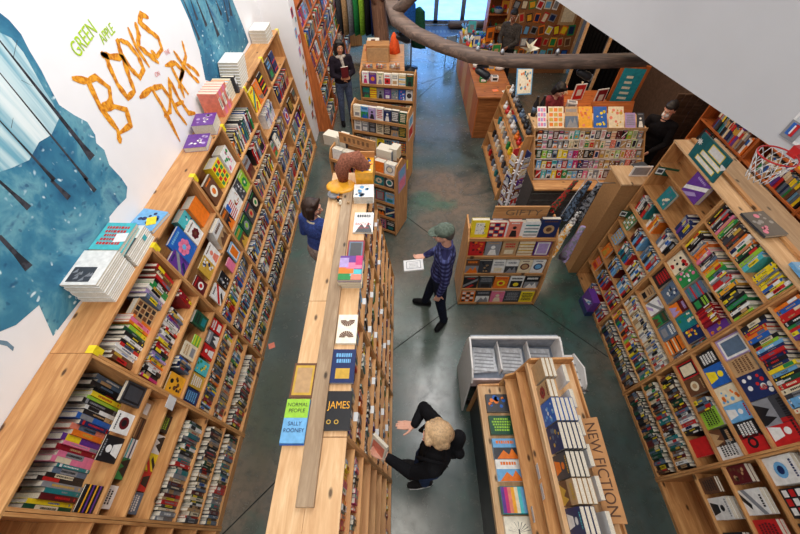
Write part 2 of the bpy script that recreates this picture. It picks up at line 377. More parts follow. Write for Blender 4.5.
mtext('ON', .055, pinkp, 3.56, 2.87, -.2, 'pink_lettering'); mtext('THE', .055, pinkp, 3.88, 2.94, -.1, 'pink_lettering')

# ------------------------------------------------------------------ bookcases
ROWW = ['top', 'second', 'third', 'fourth', 'fifth', 'sixth', 'seventh', 'eighth', 'ninth']
class Case:
    def __init__(s, nm, X0, sl, dr, back, ztop): s.nm = nm; s.X0 = X0; s.sl = sl; s.dr = dr; s.back = back; s.ztop = ztop; s.bays = []
    def fx(s, z): return s.X0 + s.sl * z
def bay_unit(cs, y0, y1, zs, label, grp, mz=wz, my=wy, twin=None, ztop=None):
    """one bookcase unit: two side panels, shelves, back, plinth; its front leans back with height"""
    xb = cs.back; zt = (ztop or cs.ztop) - .022; xm = (cs.fx(0) + xb) / 2; ym = (y0 + y1) / 2
    t = thing('bookcase', label, 'bookcase', (xm, ym, 0), 0, grp)
    g = .0008
    def add(name, b, bev=.002): b.M = Matrix.Identity(4); o = b.build(name, t, loc=(-xm, -ym, 0), bevel=bev); return o
    for a, b_ in ((y0 + g, y0 + .02), (y1 - .02, y1 - g)):
        q = MB(); q.prism([(cs.fx(0), 0), (cs.fx(zt), zt), (xb, zt), (xb, 0)], 1, a, b_, mz); add('side_panel', q)
    for z in zs:
        q = MB(); f = cs.fx(z) + .001 * cs.dr
        q.box(min(f, xb), max(f, xb), y0 + .0205, y1 - .0205, z - .022, z, my); add('shelf', q)
    q = MB(); q.box(min(xb, xb + cs.dr * .008), max(xb, xb + cs.dr * .008), y0 + .021, y1 - .021, .03, zt, my); add('back_panel', q, 0)
    q = MB(); f = cs.fx(0) - cs.dr * .012; q.box(min(f, f - cs.dr * .02), max(f, f - cs.dr * .02), y0 + .021, y1 - .021, 0, zs[-1] - .023, my); add('plinth', q, 0)
    if twin:                                            # the far half of a double-sided case
        fx2, = twin[:1]
        for a, b_ in ((y0 + g, y0 + .02), (y1 - .02, y1 - g)):
            q = MB(); q.prism([(fx2(0), 0), (fx2(zt), zt), (xb - cs.dr * .0005, zt), (xb - cs.dr * .0005, 0)], 1, a, b_, mz); add('side_panel', q)
        for z in zs:
            q = MB(); f = fx2(z); e = xb - cs.dr * .001; q.box(min(f, e), max(f, e), y0 + .0205, y1 - .0205, z - .022, z, my); add('shelf', q)
    cs.bays.append((y0 + .021, y1 - .021, zs)); return t
BAYN = ['nearest', 'second', 'third', 'fourth', 'fifth', 'sixth', 'seventh', 'eighth']
# left wall case
LC = Case('left wall bookcase', -1.775, -.12, 1, -2.32, 2.2)
lzs = [[1.60, 1.35, 1.10, .77, .43, .10], [1.79, 1.51, 1.22, .967, .714, .467, .09], [1.75, 1.42, 1.12, .87, .62, .37, .09],
       [1.745, 1.40, 1.07, .76, .43, .09], [1.735, 1.40, 1.07, .76, .43, .09], [1.80, 1.45, 1.1, .76, .43, .09], [1.80, 1.45, 1.1, .76, .43, .09]]
lys = [.15, 1.01, 1.94, 2.86, 3.78, 4.71, 5.63, 6.75]
for k in range(7):
    bay_unit(LC, lys[k], lys[k + 1], lzs[k], '%s pine bookcase bay against the left mural wall' % BAYN[k], 'pine bookcase bays along the left wall')
def top_board(label, x0, x1, y0, y1, z0, z1, m, cat='board', name='top_board', grp=None):
    o = bx(name, x0 - (x0 + x1) / 2, (x1 - x0) / 2, -(y1 - y0) / 2, (y1 - y0) / 2, 0, z1 - z0, m); o.location = ((x0 + x1) / 2, (y0 + y1) / 2, z0)
    return tag(o, label, cat, grp)
top_board('near pine top board with knots on the left wall bookcase', -2.322, -2.036, -.4, 1.01, 2.178, 2.2, wy)
top_board('middle pine top board under the white book piles on left bookcase', -2.322, -2.036, 1.012, 3.78, 2.178, 2.2, wy)
top_board('far pine top board under the pink and white books, left bookcase', -2.322, -2.036, 3.782, 6.75, 2.178, 2.2, wy)
# nearest stub of the left run, mostly out of frame below the nearest bay
bay_unit(LC, -.75, .149, lzs[0], 'end pine bookcase bay just below the nearest left books', 'pine bookcase bays along the left wall')
LC.bays.pop()
# centre double-sided case
CC = Case('centre bookcase', -.083, -.134, 1, -.53, 1.95)
czs = [1.70, 1.42, 1.14, .88, .63, .36, .07]
tw = lambda z: -.98 + .125 * z
for k in range(4):
    y0 = -.35 + .905 * k
    bay_unit(CC, y0, y0 + .905, czs, '%s pine bay of the double-sided centre bookcase' % BAYN[k], 'double-sided pine bays down the centre', twin=(tw,))
bay_unit(CC, -1.25, -.351, czs, 'end pine bay of centre bookcase at the very bottom edge', 'double-sided pine bays down the centre', twin=(tw,)); CC.bays.pop()
top_board('long pine board on the aisle side top of centre bookcase, far piece', -.742, -.5425, 1.583, 3.27, 1.93, 1.95, pp)
top_board('long pine board on left top of centre bookcase, near piece', -.742, -.5425, -1.2, 1.58, 1.93, 1.95, pp)
top_board('short pine board under black paperback end of centre bookcase', -.542, -.338, -1.2, .553, 1.93, 1.95, pp)
top_board('pine top board under the row of face-up books, centre bookcase', -.542, -.338, .557, 3.27, 1.93, 1.95, pp)
o = top_board('weathered grey plank laid along the middle of the centre bookcase', -.592, -.488, .18, 3.0, 1.951, 1.985, gry, 'plank', 'loose_plank')
# right double-sided case
RC = Case('right bookcase', 2.73, .055, -1, 3.06, 2.32)
rz = [2.06, 1.75, 1.46, 1.20, .93, .66, .38, .06]
rtw = lambda z: 3.42 - .055 * z
rb = [(-1.25, -.34, [1.64, 1.28, .92, .56, .06]), (-.339, .57, [1.64, 1.28, .92, .56, .06]), (.571, 1.48, rz), (1.481, 2.41, rz), (2.411, 3.33, rz)]
for k, (a, b_, z) in enumerate(rb):
    bay_unit(RC, a, b_, z, ['end pine bay of right bookcase off the bottom corner', 'new-release bay at the near end of the right bookcase', 'second pine bay of the right bookcase', 'third pine bay of the right bookcase, under the black magazine',
             'farthest pine bay of right bookcase, under the green sign'][k], 'double-sided pine bays on the right', twin=(rtw,))
RC.bays.pop(0)
top_board('pale pine front top board of the right bookcase', 2.85, 3.015, -1.25, 3.33, 2.298, 2.32, pp)
top_board('narrow orange pine strip along the top of the right bookcase', 3.0155, 3.055, -1.25, 3.33, 2.30, 2.34, wy, 'trim board')
top_board('weathered grey board on the back top of the right bookcase', 3.056, 3.295, -1.25, 3.33, 2.298, 2.322, gry)
# orange case further along the left wall
OC = Case('orange left bookcase', -1.5, -.13, 1, -2.2, 2.7)
ozs = [2.35, 2.0, 1.65, 1.3, .95, .55, .1]
for k in range(5):
    bay_unit(OC, 7.36 + .98 * k, 7.36 + .98 * (k + 1), ozs, '%s orange fir bookcase bay beyond the white pier' % BAYN[k], 'orange fir bookcase bays at the rear left', oz, oy)
top_board('orange fir top board over the rear left bookcase', -2.2, -1.84, 7.36, 12.26, 2.678, 2.7, oy)
# orange case along the right, under the loft wall
BC = Case('orange right bookcase', 4.3, .03, -1, 4.72, 2.3)
bzs = [2.0, 1.7, 1.38, 1.05, .7, .38, .08]
for k in range(4):
    bay_unit(BC, .9 + 1.0 * k, 1.9 + 1.0 * k, bzs, '%s orange fir bay of the bookcase under the white loft wall' % BAYN[k], 'orange fir bookcase bays at the right', oz, oy)
top_board('orange fir top board of the bookcase under the loft wall', 4.36, 4.72, .9, 4.9, 2.278, 2.3, oy)
# yellow section markers
for k, y in enumerate(lys[1:]):
    b = MB(); b.box(0, .0015, -.028, .028, -.07, .01, BM['yellow']); b.box(-.05, .0015, -.028, .028, .0105, .012, BM['yellow'])
    o = b.build('section_tag', loc=(-2.034, y + .03, 2.19)); tag(o, 'yellow paper tag on left bookcase top edge, %s from the near end' % ORD[k + 1], 'tag', 'yellow section tags on the left bookcase')
# ------------------------------------------------------------------ books
def book_geo(b, t, h, d, col, tt='white', style=0, rr=None, pg=None):
    """upright book: spine at y=0 facing -y, thickness along x, height z"""
    c = BM[col]; q = BM[tt]; c_ = .0016; rr = rr or random.Random(1)
    b.box(-t / 2, -t / 2 + c_, 0, d, 0, h, c); b.box(t / 2 - c_, t / 2, 0, d, 0, h, c)
    b.box(-t / 2 + c_, t / 2 - c_, 0, c_ * 1.4, 0, h, c)
    (pg or b).box(-t / 2 + c_, t / 2 - c_, c_ * 1.4, d - .004, .003, h - .004, PAGE)
    y = -.0006; w = t * .5 - .0015
    def r(x0, x1, z0, z1, m): b.face([(x0, y, z0), (x1, y, z0), (x1, y, z1), (x0, y, z1)], m)
    if style == 1: r(-w, w, h * .86, h * .93, q); r(-w, w, h * .06, h * .12, q)
    if style == 2: r(-w, w, h * .55, h * .9, q)
    if style == 3: r(-w, w, 0.004, h * .3, q)
    if style == 4: r(-w, w, h * .3, h * .78, q); q = c
    if style in (0, 1, 3, 4, 5):
        z = h * .38; k = 0
        ww = w * (.32 + .2 * rr.random()); zt = h * rr.uniform(.55, .84); z = h * rr.uniform(.2, .45)
        while z < zt:
            l = .005 + rr.random() * .009
            r(-ww, ww, z, min(z + l, zt), q); z += l + .0035; k += 1
        r(-w * .5, w * .5, h * .07, h * .07 + w * .8, q)
REG = []
DARK = ['black', 'charcoal', 'navy', 'maroon', 'brown', 'black', 'slate', 'forest']
LIGHT = ['white', 'cream', 'ivory', 'grey', 'tan', 'lavender']
MIX = ['black', 'charcoal', 'slate', 'brown', 'grey', 'navy', 'black', 'white', 'navy', 'red', 'cream', 'blue', 'grey', 'maroon', 'charcoal', 'teal', 'orange', 'brown', 'green', 'yellow', 'purple', 'white', 'black', 'slate', 'sky blue', 'crimson', 'tan', 'ivory']
MANGA = ['black', 'black', 'charcoal', 'black', 'charcoal', 'brown', 'navy', 'orange', 'pink', 'black', 'amber', 'grey', 'lime', 'navy', 'red', 'white', 'green', 'blue', 'maroon', 'brown', 'yellow', 'teal']
BRIGHT = ['blue', 'green', 'purple', 'green', 'black', 'yellow', 'red', 'lime', 'sky blue', 'red', 'white', 'orange', 'black', 'navy']
SEPIA = ['brown', 'black', 'grey', 'tan', 'cream', 'maroon', 'slate', 'white', 'charcoal', 'black', 'red', 'teal', 'forest']
PALS = dict(D=DARK, L=LIGHT, M=MIX, G=MANGA, B=BRIGHT, S=SEPIA)
CNT = {}
def where(cs, bay, row):
    if cs is RC: bn = ['nearest', 'second', 'third', 'farthest'][bay]
    else: bn = BAYN[bay]
    return '%s shelf, %s bay, %s' % (ROWW[row], bn, cs.nm)
def spines(cs, bay, row, a, b, pal, h=.22, set_=.035, seq=None, tmin=.014, tmax=.034, lean=.06, d=.15, dens=1.0):
    """upright books with spines to the aisle from fraction a to b of the bay"""
    y0, y1, zs = cs.bays[bay]; z = zs[row]; W = y1 - y0
    gap = (zs[row - 1] if row else cs.ztop) - .022 - z
    Y = y0 + W * a + .002; E = y0 + W * b; k = 0; rr = random.Random(hash((cs.X0, bay, row, a)) & 0xffff)
    P = PALS[pal] if isinstance(pal, str) else pal; tilt = 0
    while True:
        t = rr.uniform(tmin, tmax) * (1.25 if rr.random() < .12 else 1)
        if Y + t > E: break
        hh = min(h * rr.uniform(.84, 1.1), gap - .012)
        if seq and k < len(seq): c = seq[k]
        else: c = rr.choice(P)
        tt = rr.choice(['white', 'cream', 'grey', 'yellow', 'tan', 'gold', 'grey', 'red', 'slate']) if c not in ('white', 'cream', 'ivory', 'yellow', 'lavender') else rr.choice(['black', 'red', 'navy', 'green', 'black', 'blue'])
        if tt == c: tt = 'white'
        sb = max(.004, set_ + rr.uniform(-.008, .012))
        dd = min(d * rr.uniform(.85, 1.08), abs(cs.fx(z) - cs.back) - sb - .012)
        key = (cs.nm, bay, row); CNT[key] = n = CNT.get(key, 0) + 1
        REG.append(dict(t=t, h=hh, d=dd, c=c, tt=tt, st=rr.choice([0, 0, 1, 2, 3, 4, 5]), pos=(cs.fx(z) - cs.dr * sb, Y + t / 2, z + .0008), rot=PI / 2 * cs.dr,
                        cs=cs, bay=bay, row=row, n=n, seed=rr.random(), set=sb))
        Y += t + (.0007 if rr.random() < .9 else .006); k += 1
        if rr.random() < (1 - dens): Y += rr.uniform(.02, .07)
# cover art on the front of a book standing with its cover facing -y; u in -.5...5, v in 0..1
def art(b, kind, w, h, c2, c3, rr, y=-.0007):
    m2 = BM[c2]; m3 = BM[c3]; L = [0]
    def P(pts, m): b.face([(u * w, y - L[0] * .0003, v * h) for u, v in pts], m)
    def R(u0, u1, v0, v1, m): P([(u0, v0), (u1, v0), (u1, v1), (u0, v1)], m)
    def disc(u, v, r, m, n=14, sq=1): P([(u + r * math.cos(2 * PI * k / n), v + sq * r * w / h * math.sin(2 * PI * k / n)) for k in range(n)], m)
    def words(v0, v1, m, n=2, wd=.4):
        hh = (v1 - v0) / n
        for i in range(n):
            u = -wd * rr.uniform(.75, 1)
            e = -u
            while u < e:
                l = rr.uniform(.05, .1); R(u, min(u + l, e), v0 + hh * i + hh * .2, v0 + hh * (i + 1) - hh * .15, m); u += l + .025
    if kind == 'disc': disc(0, .45, .3, m2); L[0] = 1; disc(0, .45, .16, m3); words(.82, .93, m3, 1)
    elif kind == 'ring': disc(0, .5, .36, m2); L[0] = 1; disc(0, .5, .25, m3); words(.86, .95, m2, 1, .3)
    elif kind == 'bands':
        for i in range(4): R(-.5, .5, .12 + i * .2, .2 + i * .2, m2 if i % 2 else m3)
    elif kind == 'title': words(.55, .9, m2, 2); R(-.3, .3, .12, .42, m3)
    elif kind == 'words': words(.15, .88, m2, 5)
    elif kind == 'panel': R(-.42, .42, .08, .62, m2); L[0] = 1; disc(0, .33, .2, m3); words(.7, .9, m2, 1)
    elif kind == 'figure': disc(0, .62, .15, m2); P([(-.3, .04), (.3, .04), (.17, .45), (-.17, .45)], m2); L[0] = 1; words(.84, .95, m3, 1)
    elif kind == 'flower':
        for k in range(7): disc(.23 * math.cos(k * .9), .45 + .16 * math.sin(k * .9), .13, m2, 8)
        L[0] = 1; disc(0, .45, .11, m3); words(.82, .94, m3, 1)
    elif kind == 'photo':
        R(-.5, .5, .0, .55, m2); L[0] = 1
        P([(-.4, .0), (-.1, .42), (.1, .2), (.25, .5), (.45, .1), (.45, 0)], m3); words(.7, .92, m3, 1)
    elif kind == 'tiles':
        for i in range(3):
            for j in range(4): R(-.44 + i * .3, -.2 + i * .3, .07 + j * .23, .24 + j * .23, (m2, m3)[(i + j) % 2])
    elif kind == 'slash': P([(-.5, .1), (.5, .7), (.5, .9), (-.5, .3)], m2); P([(-.4, .0), (-.1, .0), (.3, .3), (.1, .35)], m3); words(.8, .94, m3, 1, .3)
    elif kind == 'blobs':
        for k in range(11): disc(rr.uniform(-.36, .36), rr.uniform(.1, .9), rr.uniform(.05, .12), (m2, m3)[k % 2], 9)
    elif kind == 'flag':
        for i in range(6): R(-.45, .45, .12 + i * .13, .18 + i * .13, m2)
        L[0] = 1; R(-.45, -.05, .5, .9, m3)
    elif kind == 'gradient': pass
    elif kind == 'frame': R(-.42, .42, .07, .93, m2); L[0] = 1; R(-.33, .33, .14, .86, m3)
    elif kind == 'tree':
        P([(-.04, .05), (.04, .05), (.02, .5), (-.02, .5)], m2)
        for k in range(9): a = PI * (k + .5) / 9; P([(0, .35), (.4 * math.cos(a), .4 + .4 * math.sin(a)), (.4 * math.cos(a) + .02, .38 + .4 * math.sin(a))], m2)
def cover_geo(b, w, h, t, col, kind, c2, c3, rr, sp=None, pg=None):
    """book whose front cover faces -y, spine on the -x side"""
    c = BM[col]; s = .0016
    b.box(-w / 2, w / 2, 0, s, 0, h, c); b.box(-w / 2, w / 2, t - s, t, 0, h, c)
    b.box(-w / 2, -w / 2 + s, s, t - s, 0, h, BM[sp] if sp else c)
    (pg or b).box(-w / 2 + s, w / 2 - .003, s, t - s, .003, h - .003, PAGE)
    art(b, kind, w, h, c2, c3, rr)
ARTW = dict(disc='disc', ring='ring', bands='banded', title='block title', words='lettered', panel='picture panel', figure='figure', flower='flower',
            photo='landscape', tiles='tiled', slash='slashed', blobs='speckled', flag='flag striped', frame='framed', tree='tree', gradient='plain')
def cover_book(label, w, h, t, col, kind, c2, c3, loc, rot, group=None, shared=False, sp=None):
    b = MB(); pg = MB(); rr = random.Random(label); cover_geo(b, w, h, t, col, kind, c2, c3, rr, sp, pg)
    o = b.build('display_book', loc=loc, rot=rot); pg.build('page_block', o); return tag(o, label, 'display book', group, shared=shared)
ARTS = ['disc', 'ring', 'bands', 'title', 'words', 'panel', 'figure', 'flower', 'photo', 'tiles', 'slash', 'blobs', 'frame', 'title', 'words', 'photo', 'figure']
USED = set()
def faceout(cs, bay, row, f, w=.14, h=.21, t=.02, col=None, kind=None, c2=None, c3=None, set_=.02, lean=.16, n=1, desc=None, pal='M'):
    y0, y1, zs = cs.bays[bay]; z = zs[row]; y = y0 + (y1 - y0) * f
    y = min(max(y, y0 + w / 2 + .004), y1 - w / 2 - .004)
    gap = (zs[row - 1] if row else cs.ztop) - .022 - z
    h = min(h, gap - .02)
    rr = random.Random(int(1e5 * (cs.X0 + 7 * bay + 31 * row + f)))
    for tries in range(60):
        c = col or rr.choice(PALS[pal]); kk = kind or rr.choice(ARTS)
        a2 = c2 or rr.choice([q for q in ('white', 'cream', 'yellow', 'red', 'black', 'sky blue', 'pink', 'gold', 'teal') if q != c]); a3 = c3 or rr.choice([q for q in ('black', 'white', 'orange', 'navy', 'red', 'green', 'tan') if q not in (c, a2)])
        lab = 'face-out %s on %s' % (desc, where(cs, bay, row)) if desc else '%s %s book face-out, %s' % (c, ARTW[kk], where(cs, bay, row))
        if lab not in USED: break
        if desc or (col and kind): break
    USED.add(lab)
    sb = set_ + h * math.sin(lean) * 0
    x = cs.fx(z) - cs.dr * (set_ + .004)
    for k in range(n):
        L = lab if k == 0 else 'stock copy behind ' + lab
        if len(L.split()) > 16: L = 'copy behind ' + ' '.join(lab.replace('face-out ', '').split()[:14])
        cover_book(L, w, h, t, c, kk, a2, a3, (x - cs.dr * k * (t + .001), y, z + .001 + .002), (-lean if k == 0 and n == 1 else 0, 0, PI / 2 * cs.dr),
                   'face-out books on the %s' % cs.nm, shared=k > 1)
def faces(cs, bay, row, a, b, n, **kw):
    for i in range(n):
        faceout(cs, bay, row, a + (b - a) * (i + .5) / n, **kw)

# ---- left case, nearest bay
S = spines
S(LC, 0, 0, .0, 1, 'M', .35, .17, seq=['forest', 'yellow', 'maroon', 'teal', 'grey', 'black', 'black', 'slate', 'teal', 'pink', 'pink', 'crimson', 'pink', 'purple', 'orange', 'salmon',
  'navy', 'blue', 'black', 'white', 'black', 'lime', 'yellow', 'black', 'black', 'slate', 'slate', 'white', 'white', 'blue', 'crimson', 'red'], tmin=.02, tmax=.034, d=.16)
faceout(LC, 0, 0, .93, .15, .19, .03, 'charcoal', 'frame', 'black', 'charcoal', desc='charcoal box with dark square lid')
faceout(LC, 0, 0, .66, .14, .15, .012, 'white', 'disc', 'maroon', 'black', desc='white book with three portraits')
faceout(LC, 0, 0, .45, .16, .16, .012, 'black', 'figure', 'white', 'grey', desc='black book with white horse')
faceout(LC, 0, 0, .08, .15, .14, .012, 'black', 'bands', 'amber', 'purple', desc='black book with gold bands')
for f, c, k, a, bb, ds in ((.88, 'tan', 'title', 'brown', 'white', 'tan paperback'), (.7, 'brown', 'bands', 'tan', 'black', 'brown banded paperback'), (.52, 'white', 'bands', 'turquoise', 'navy', 'blue and white striped paperback'),
                           (.36, 'forest', 'photo', 'green', 'black', 'green landscape paperback'), (.14, 'white', 'words', 'black', 'grey', 'white card of printed text')):
    faceout(LC, 0, 1, f, .14, .18, .012, c, k, a, bb, desc=ds, set_=.12, lean=.1)
for f, c, k, a, bb, ds in ((.82, 'black', 'words', 'lime', 'lime', 'black and lime lettered book'), (.62, 'grey', 'photo', 'white', 'black', 'grey photograph book'),
                           (.46, 'yellow', 'slash', 'red', 'black', 'yellow and red poster book'), (.3, 'red', 'figure', 'black', 'black', 'red book with black figure'), (.12, 'slate', 'words', 'white', 'white', 'slate blue lettered book')):
    faceout(LC, 0, 2, f, .14, .18, .012, c, k, a, bb, desc=ds, set_=.1, lean=.1)
S(LC, 0, 3, 0, .93, 'S', .25, .02, seq=['black', 'grey', 'slate', 'navy', 'white', 'teal', 'slate', 'white', 'white', 'navy', 'orange', 'red', 'black', 'purple', 'tan', 'grey', 'pink', 'pink', 'lavender'][:0])
S(LC, 0, 4, 0, .98, 'S', .25, .015); S(LC, 0, 5, 0, .98, 'S', .23, .015)
# second bay
S(LC, 1, 0, .03, .44, 'M', .25, .05, seq=['brown', 'brown', 'white', 'white', 'red', 'black', 'white', 'black', 'forest', 'lime', 'orange', 'pink', 'orange'], tmin=.02, tmax=.034, d=.17)
S(LC, 1, 0, .62, .97, 'M', .25, .05, seq=['slate', 'lavender', 'white', 'green', 'green', 'black', 'red', 'brown', 'brown', 'red', 'sky blue'], tmin=.02, tmax=.034, d=.17)
faceout(LC, 1, 0, .53, .15, .22, .05, 'tan', 'tiles', 'black', 'brown', set_=.06, desc='tan book with dark windows cover')
S(LC, 1, 1, .02, .72, 'M', .22, .04, seq=['magenta', 'black', 'black', 'white', 'orange', 'yellow', 'lavender', 'lavender', 'black', 'red', 'crimson', 'yellow', 'lavender', 'white', 'white', 'black', 'red', 'white', 'white', 'purple', 'red'])
S(LC, 1, 1, .84, .97, ['red', 'crimson', 'red'], .22, .04)
faceout(LC, 1, 2, .82, .14, .2, .03, 'forest', 'title', 'black', 'teal', desc='dark green book leaning at the end'); faceout(LC, 1, 2, .6, .1, .1, .01, 'lime', 'bands', 'yellow', 'green', desc='small lime green card')
faceout(LC, 1, 2, .46, .14, .18, .012, 'cream', 'title', 'tan', 'grey', desc='cream card with faint title'); S(LC, 1, 2, .24, .38, ['blue', 'red', 'navy', 'slate'], .2, .02)
faceout(LC, 1, 2, .1, .17, .2, .014, 'amber', 'blobs', 'black', 'brown', desc='mustard book with black pattern')
for f, c, k, a, bb, ds in ((.9, 'red', 'title', 'white', 'white', 'red paperback'), (.74, 'grey', 'photo', 'charcoal', 'white', 'grey photo paperback'), (.58, 'red', 'figure', 'white', 'black', 'red paperback with white figure'),
                           (.4, 'turquoise', 'blobs', 'green', 'yellow', 'turquoise map book'), (.24, 'gold', 'words', 'white', 'brown', 'gold lettered paperback'), (.08, 'navy', 'words', 'sky blue', 'white', 'navy lettered paperback')):
    faceout(LC, 1, 3, f, .13, .2, .014, c, k, a, bb, desc=ds)
S(LC, 1, 4, .02, .98, 'M', .2, .04); S(LC, 1, 5, .02, .98, 'M', .2, .04); S(LC, 1, 6, .02, .97, 'S', .24, .03)
# third bay
faceout(LC, 2, 0, .86, .2, .26, .09, 'orange', 'gradient', 'white', 'white', set_=.05, desc='thick orange boxed set'); faceout(LC, 2, 0, .66, .2, .25, .07, 'turquoise', 'blobs', 'white', 'navy', set_=.09, desc='turquoise patterned boxed set')
faceout(LC, 2, 0, .55, .17, .2, .02, 'white', 'flower', 'maroon', 'brown', desc='white cookbook with cherries'); faceout(LC, 2, 0, .3, .24, .3, .02, 'blue', 'flower', 'pink', 'sky blue', desc='blue book with pink flower')
faceout(LC, 2, 0, .1, .16, .22, .02, 'purple', 'slash', 'grey', 'navy', desc='purple book with grey figure')
faceout(LC, 2, 1, .85, .22, .27, .03, 'white', 'photo', 'tan', 'brown', n=3, desc='pale food magazine'); faceout(LC, 2, 1, .55, .18, .2, .012, 'white', 'figure', 'salmon', 'brown', desc='white book with small figure')
faceout(LC, 2, 1, .35, .18, .2, .012, 'gold', 'blobs', 'white', 'navy', desc='gold and navy dotted book'); faceout(LC, 2, 1, .1, .14, .18, .014, 'maroon', 'disc', 'white', 'red', desc='maroon book with white disc')
faceout(LC, 2, 2, .88, .16, .2, .014, 'sky blue', 'frame', 'white', 'orange', desc='sky blue framed toast book'); faceout(LC, 2, 2, .68, .12, .15, .012, 'pink', 'gradient', 'pink', 'pink', desc='plain pink card')
faceout(LC, 2, 2, .42, .15, .18, .012, 'black', 'blobs', 'grey', 'white', desc='black speckled cookbook'); faceout(LC, 2, 2, .2, .17, .2, .014, 'white', 'slash', 'red', 'black', desc='white book with red shape')
S(LC, 2, 3, .02, .98, 'M', .2, .03, seq=['blue', 'navy', 'blue', 'brown', 'maroon', 'crimson', 'red', 'red', 'black', 'yellow', 'navy', 'sky blue']); S(LC, 2, 4, .02, .98, 'M', .2, .03); S(LC, 2, 5, .02, .98, 'S', .2, .03); S(LC, 2, 6, .02, .98, 'S', .22, .03)
# fourth bay
faceout(LC, 3, 0, .85, .2, .26, .1, 'white', 'blobs', 'pink', 'green', set_=.03, desc='white boxed set with pink dots'); faceout(LC, 3, 0, .55, .22, .27, .1, 'yellow', 'tiles', 'green', 'red', set_=.03, desc='yellow boxed set with coloured tiles')
faceout(LC, 3, 0, .2, .22, .27, .03, 'brown', 'disc', 'ivory', 'orange', desc='brown cookbook with ivory bowl')
for f, c, k, a, bb, ds in ((.9, 'lime', 'flower', 'green', 'cream', 'lime green leafy cookbook'), (.7, 'charcoal', 'blobs', 'grey', 'white', 'charcoal photo cookbook'), (.5, 'white', 'blobs', 'tan', 'red', 'white photo cookbook'),
                           (.3, 'white', 'flag', 'red', 'blue', 'striped flag cookbook'), (.1, 'brown', 'photo', 'black', 'orange', 'brown skillet cookbook')):
    faceout(LC, 3, 1, f, .18, .24, .018, c, k, a, bb, desc=ds)
for f, c, k, a, bb, ds in ((.88, 'black', 'disc', 'cream', 'green', 'black cookbook with cream plate'), (.63, 'charcoal', 'disc', 'tan', 'red', 'charcoal cookbook with tan plate'), (.38, 'forest', 'disc', 'grey', 'lime', 'forest green bowl cookbook'), (.13, 'green', 'photo', 'brown', 'gold', 'green garden cookbook')):
    faceout(LC, 3, 2, f, .2, .25, .018, c, k, a, bb, desc=ds)
S(LC, 3, 3, .0, .98, 'M', .21, .03, seq=['navy', 'navy', 'black', 'black', 'white', 'yellow', 'blue', 'white', 'sky blue']); S(LC, 3, 4, .0, .98, 'M', .22, .03); S(LC, 3, 5, .0, .98, 'D', .24, .03)
# fifth bay on
S(LC, 4, 0, .02, .9, 'M', .27, .03, seq=['orange', 'black', 'black', 'brown', 'yellow', 'navy', 'white', 'black', 'red', 'grey', 'white', 'red', 'slate', 'charcoal', 'teal', 'forest'], tmin=.022, tmax=.04, d=.2)
S(LC, 4, 1, .4, .98, 'M', .25, .03, seq=['black', 'red', 'white', 'red', 'red', 'black']); faceout(LC, 4, 1, .15, .2, .26, .02, 'grey', 'photo', 'maroon', 'brown', desc='grey and maroon photo book'); faceout(LC, 4, 1, .8, .2, .2, .02, 'black', 'frame', 'pink', 'black', set_=.01, desc='black book with pink label')
S(LC, 4, 2, .05, .9, 'M', .24, .03, dens=.9); S(LC, 4, 3, .0, .95, 'M', .22, .03); S(LC, 4, 4, .0, .95, 'M', .24, .03); S(LC, 4, 5, .0, .95, 'M', .24, .03)
faces(LC, 5, 0, .1, .9, 3, w=.2, h=.28); S(LC, 5, 1, .3, .75, ['white', 'lavender', 'white'], .26, .03, d=.2); faces(LC, 5, 2, .0, .5, 2, w=.16); S(LC, 5, 2, .5, .95, 'M', .24)
S(LC, 5, 3, .0, .7, 'M', .24); S(LC, 5, 4, .1, .98, 'M', .24); S(LC, 5, 5, .1, .9, 'M', .24)
faces(LC, 6, 0, .1, .6, 2, w=.2, h=.28); S(LC, 6, 1, .1, .8, ['navy', 'slate', 'orange', 'black', 'red', 'navy'], .24); faces(LC, 6, 2, .0, 1, 3, w=.2); faces(LC, 6, 3, .0, 1, 4, w=.18); S(LC, 6, 4, .1, .9, 'M'); S(LC, 6, 5, .1, .9, 'M')

# ---- centre case, aisle side
for k in range(4):
    for r in range(7):
        rr = random.Random(100 * k + r)
        if k == 0 and r in (2, 3, 4, 5): continue
        if k == 0 and r in (0, 1, 6): S(CC, 0, r, .35, .98, ['red', 'teal', 'magenta', 'sky blue', 'orange', 'black', 'yellow', 'white'], .19, .03, dens=.85); continue
        a = 0.0 if r < 2 else rr.choice([0, .05, .1])
        m = rr.uniform(.35, .7)
        S(CC, k, r, a, m, 'M', .19, .032, dens=.9); S(CC, k, r, m + .1, .96, 'M', .19, .032, dens=.85)
# ---- right case
# nearest (new releases): cover to the aisle
N = lambda *a, **k: faceout(RC, 0, *a, **k)
N(0, .9, .19, .27, .03, 'black', 'blobs', 'green', 'gold', n=2, desc='black jungle pattern hardcover'); N(0, .6, .19, .26, .03, 'black', 'words', 'cream', 'cream', n=2, desc='black hardcover with cream letters')
N(0, .32, .19, .26, .03, 'sky blue', 'photo', 'blue', 'white', n=2, desc='sky blue hardcover')
N(1, .9, .18, .25, .03, 'white', 'disc', 'sky blue', 'navy', n=3, desc='white hardcover with blue splash'); N(1, .66, .18, .25, .03, 'black', 'tiles', 'white', 'red', n=3, desc='black hardcover with white glyph tiles')
N(1, .42, .18, .25, .03, 'black', 'slash', 'red', 'crimson', n=2, desc='black hardcover with red feathers'); N(1, .17, .17, .24, .03, 'white', 'words', 'black', 'black', n=2, desc='white hardcover with black words')
N(2, .92, .13, .2, .03, 'maroon', 'blobs', 'brown', 'tan', n=2, desc='maroon mosaic hardcover'); N(2, .72, .17, .22, .03, 'white', 'slash', 'grey', 'black', n=2, sp=None, desc='white hardcover with grey twig') if False else N(2, .7, .17, .22, .03, 'white', 'slash', 'grey', 'black', n=2, desc='white hardcover with grey twig')
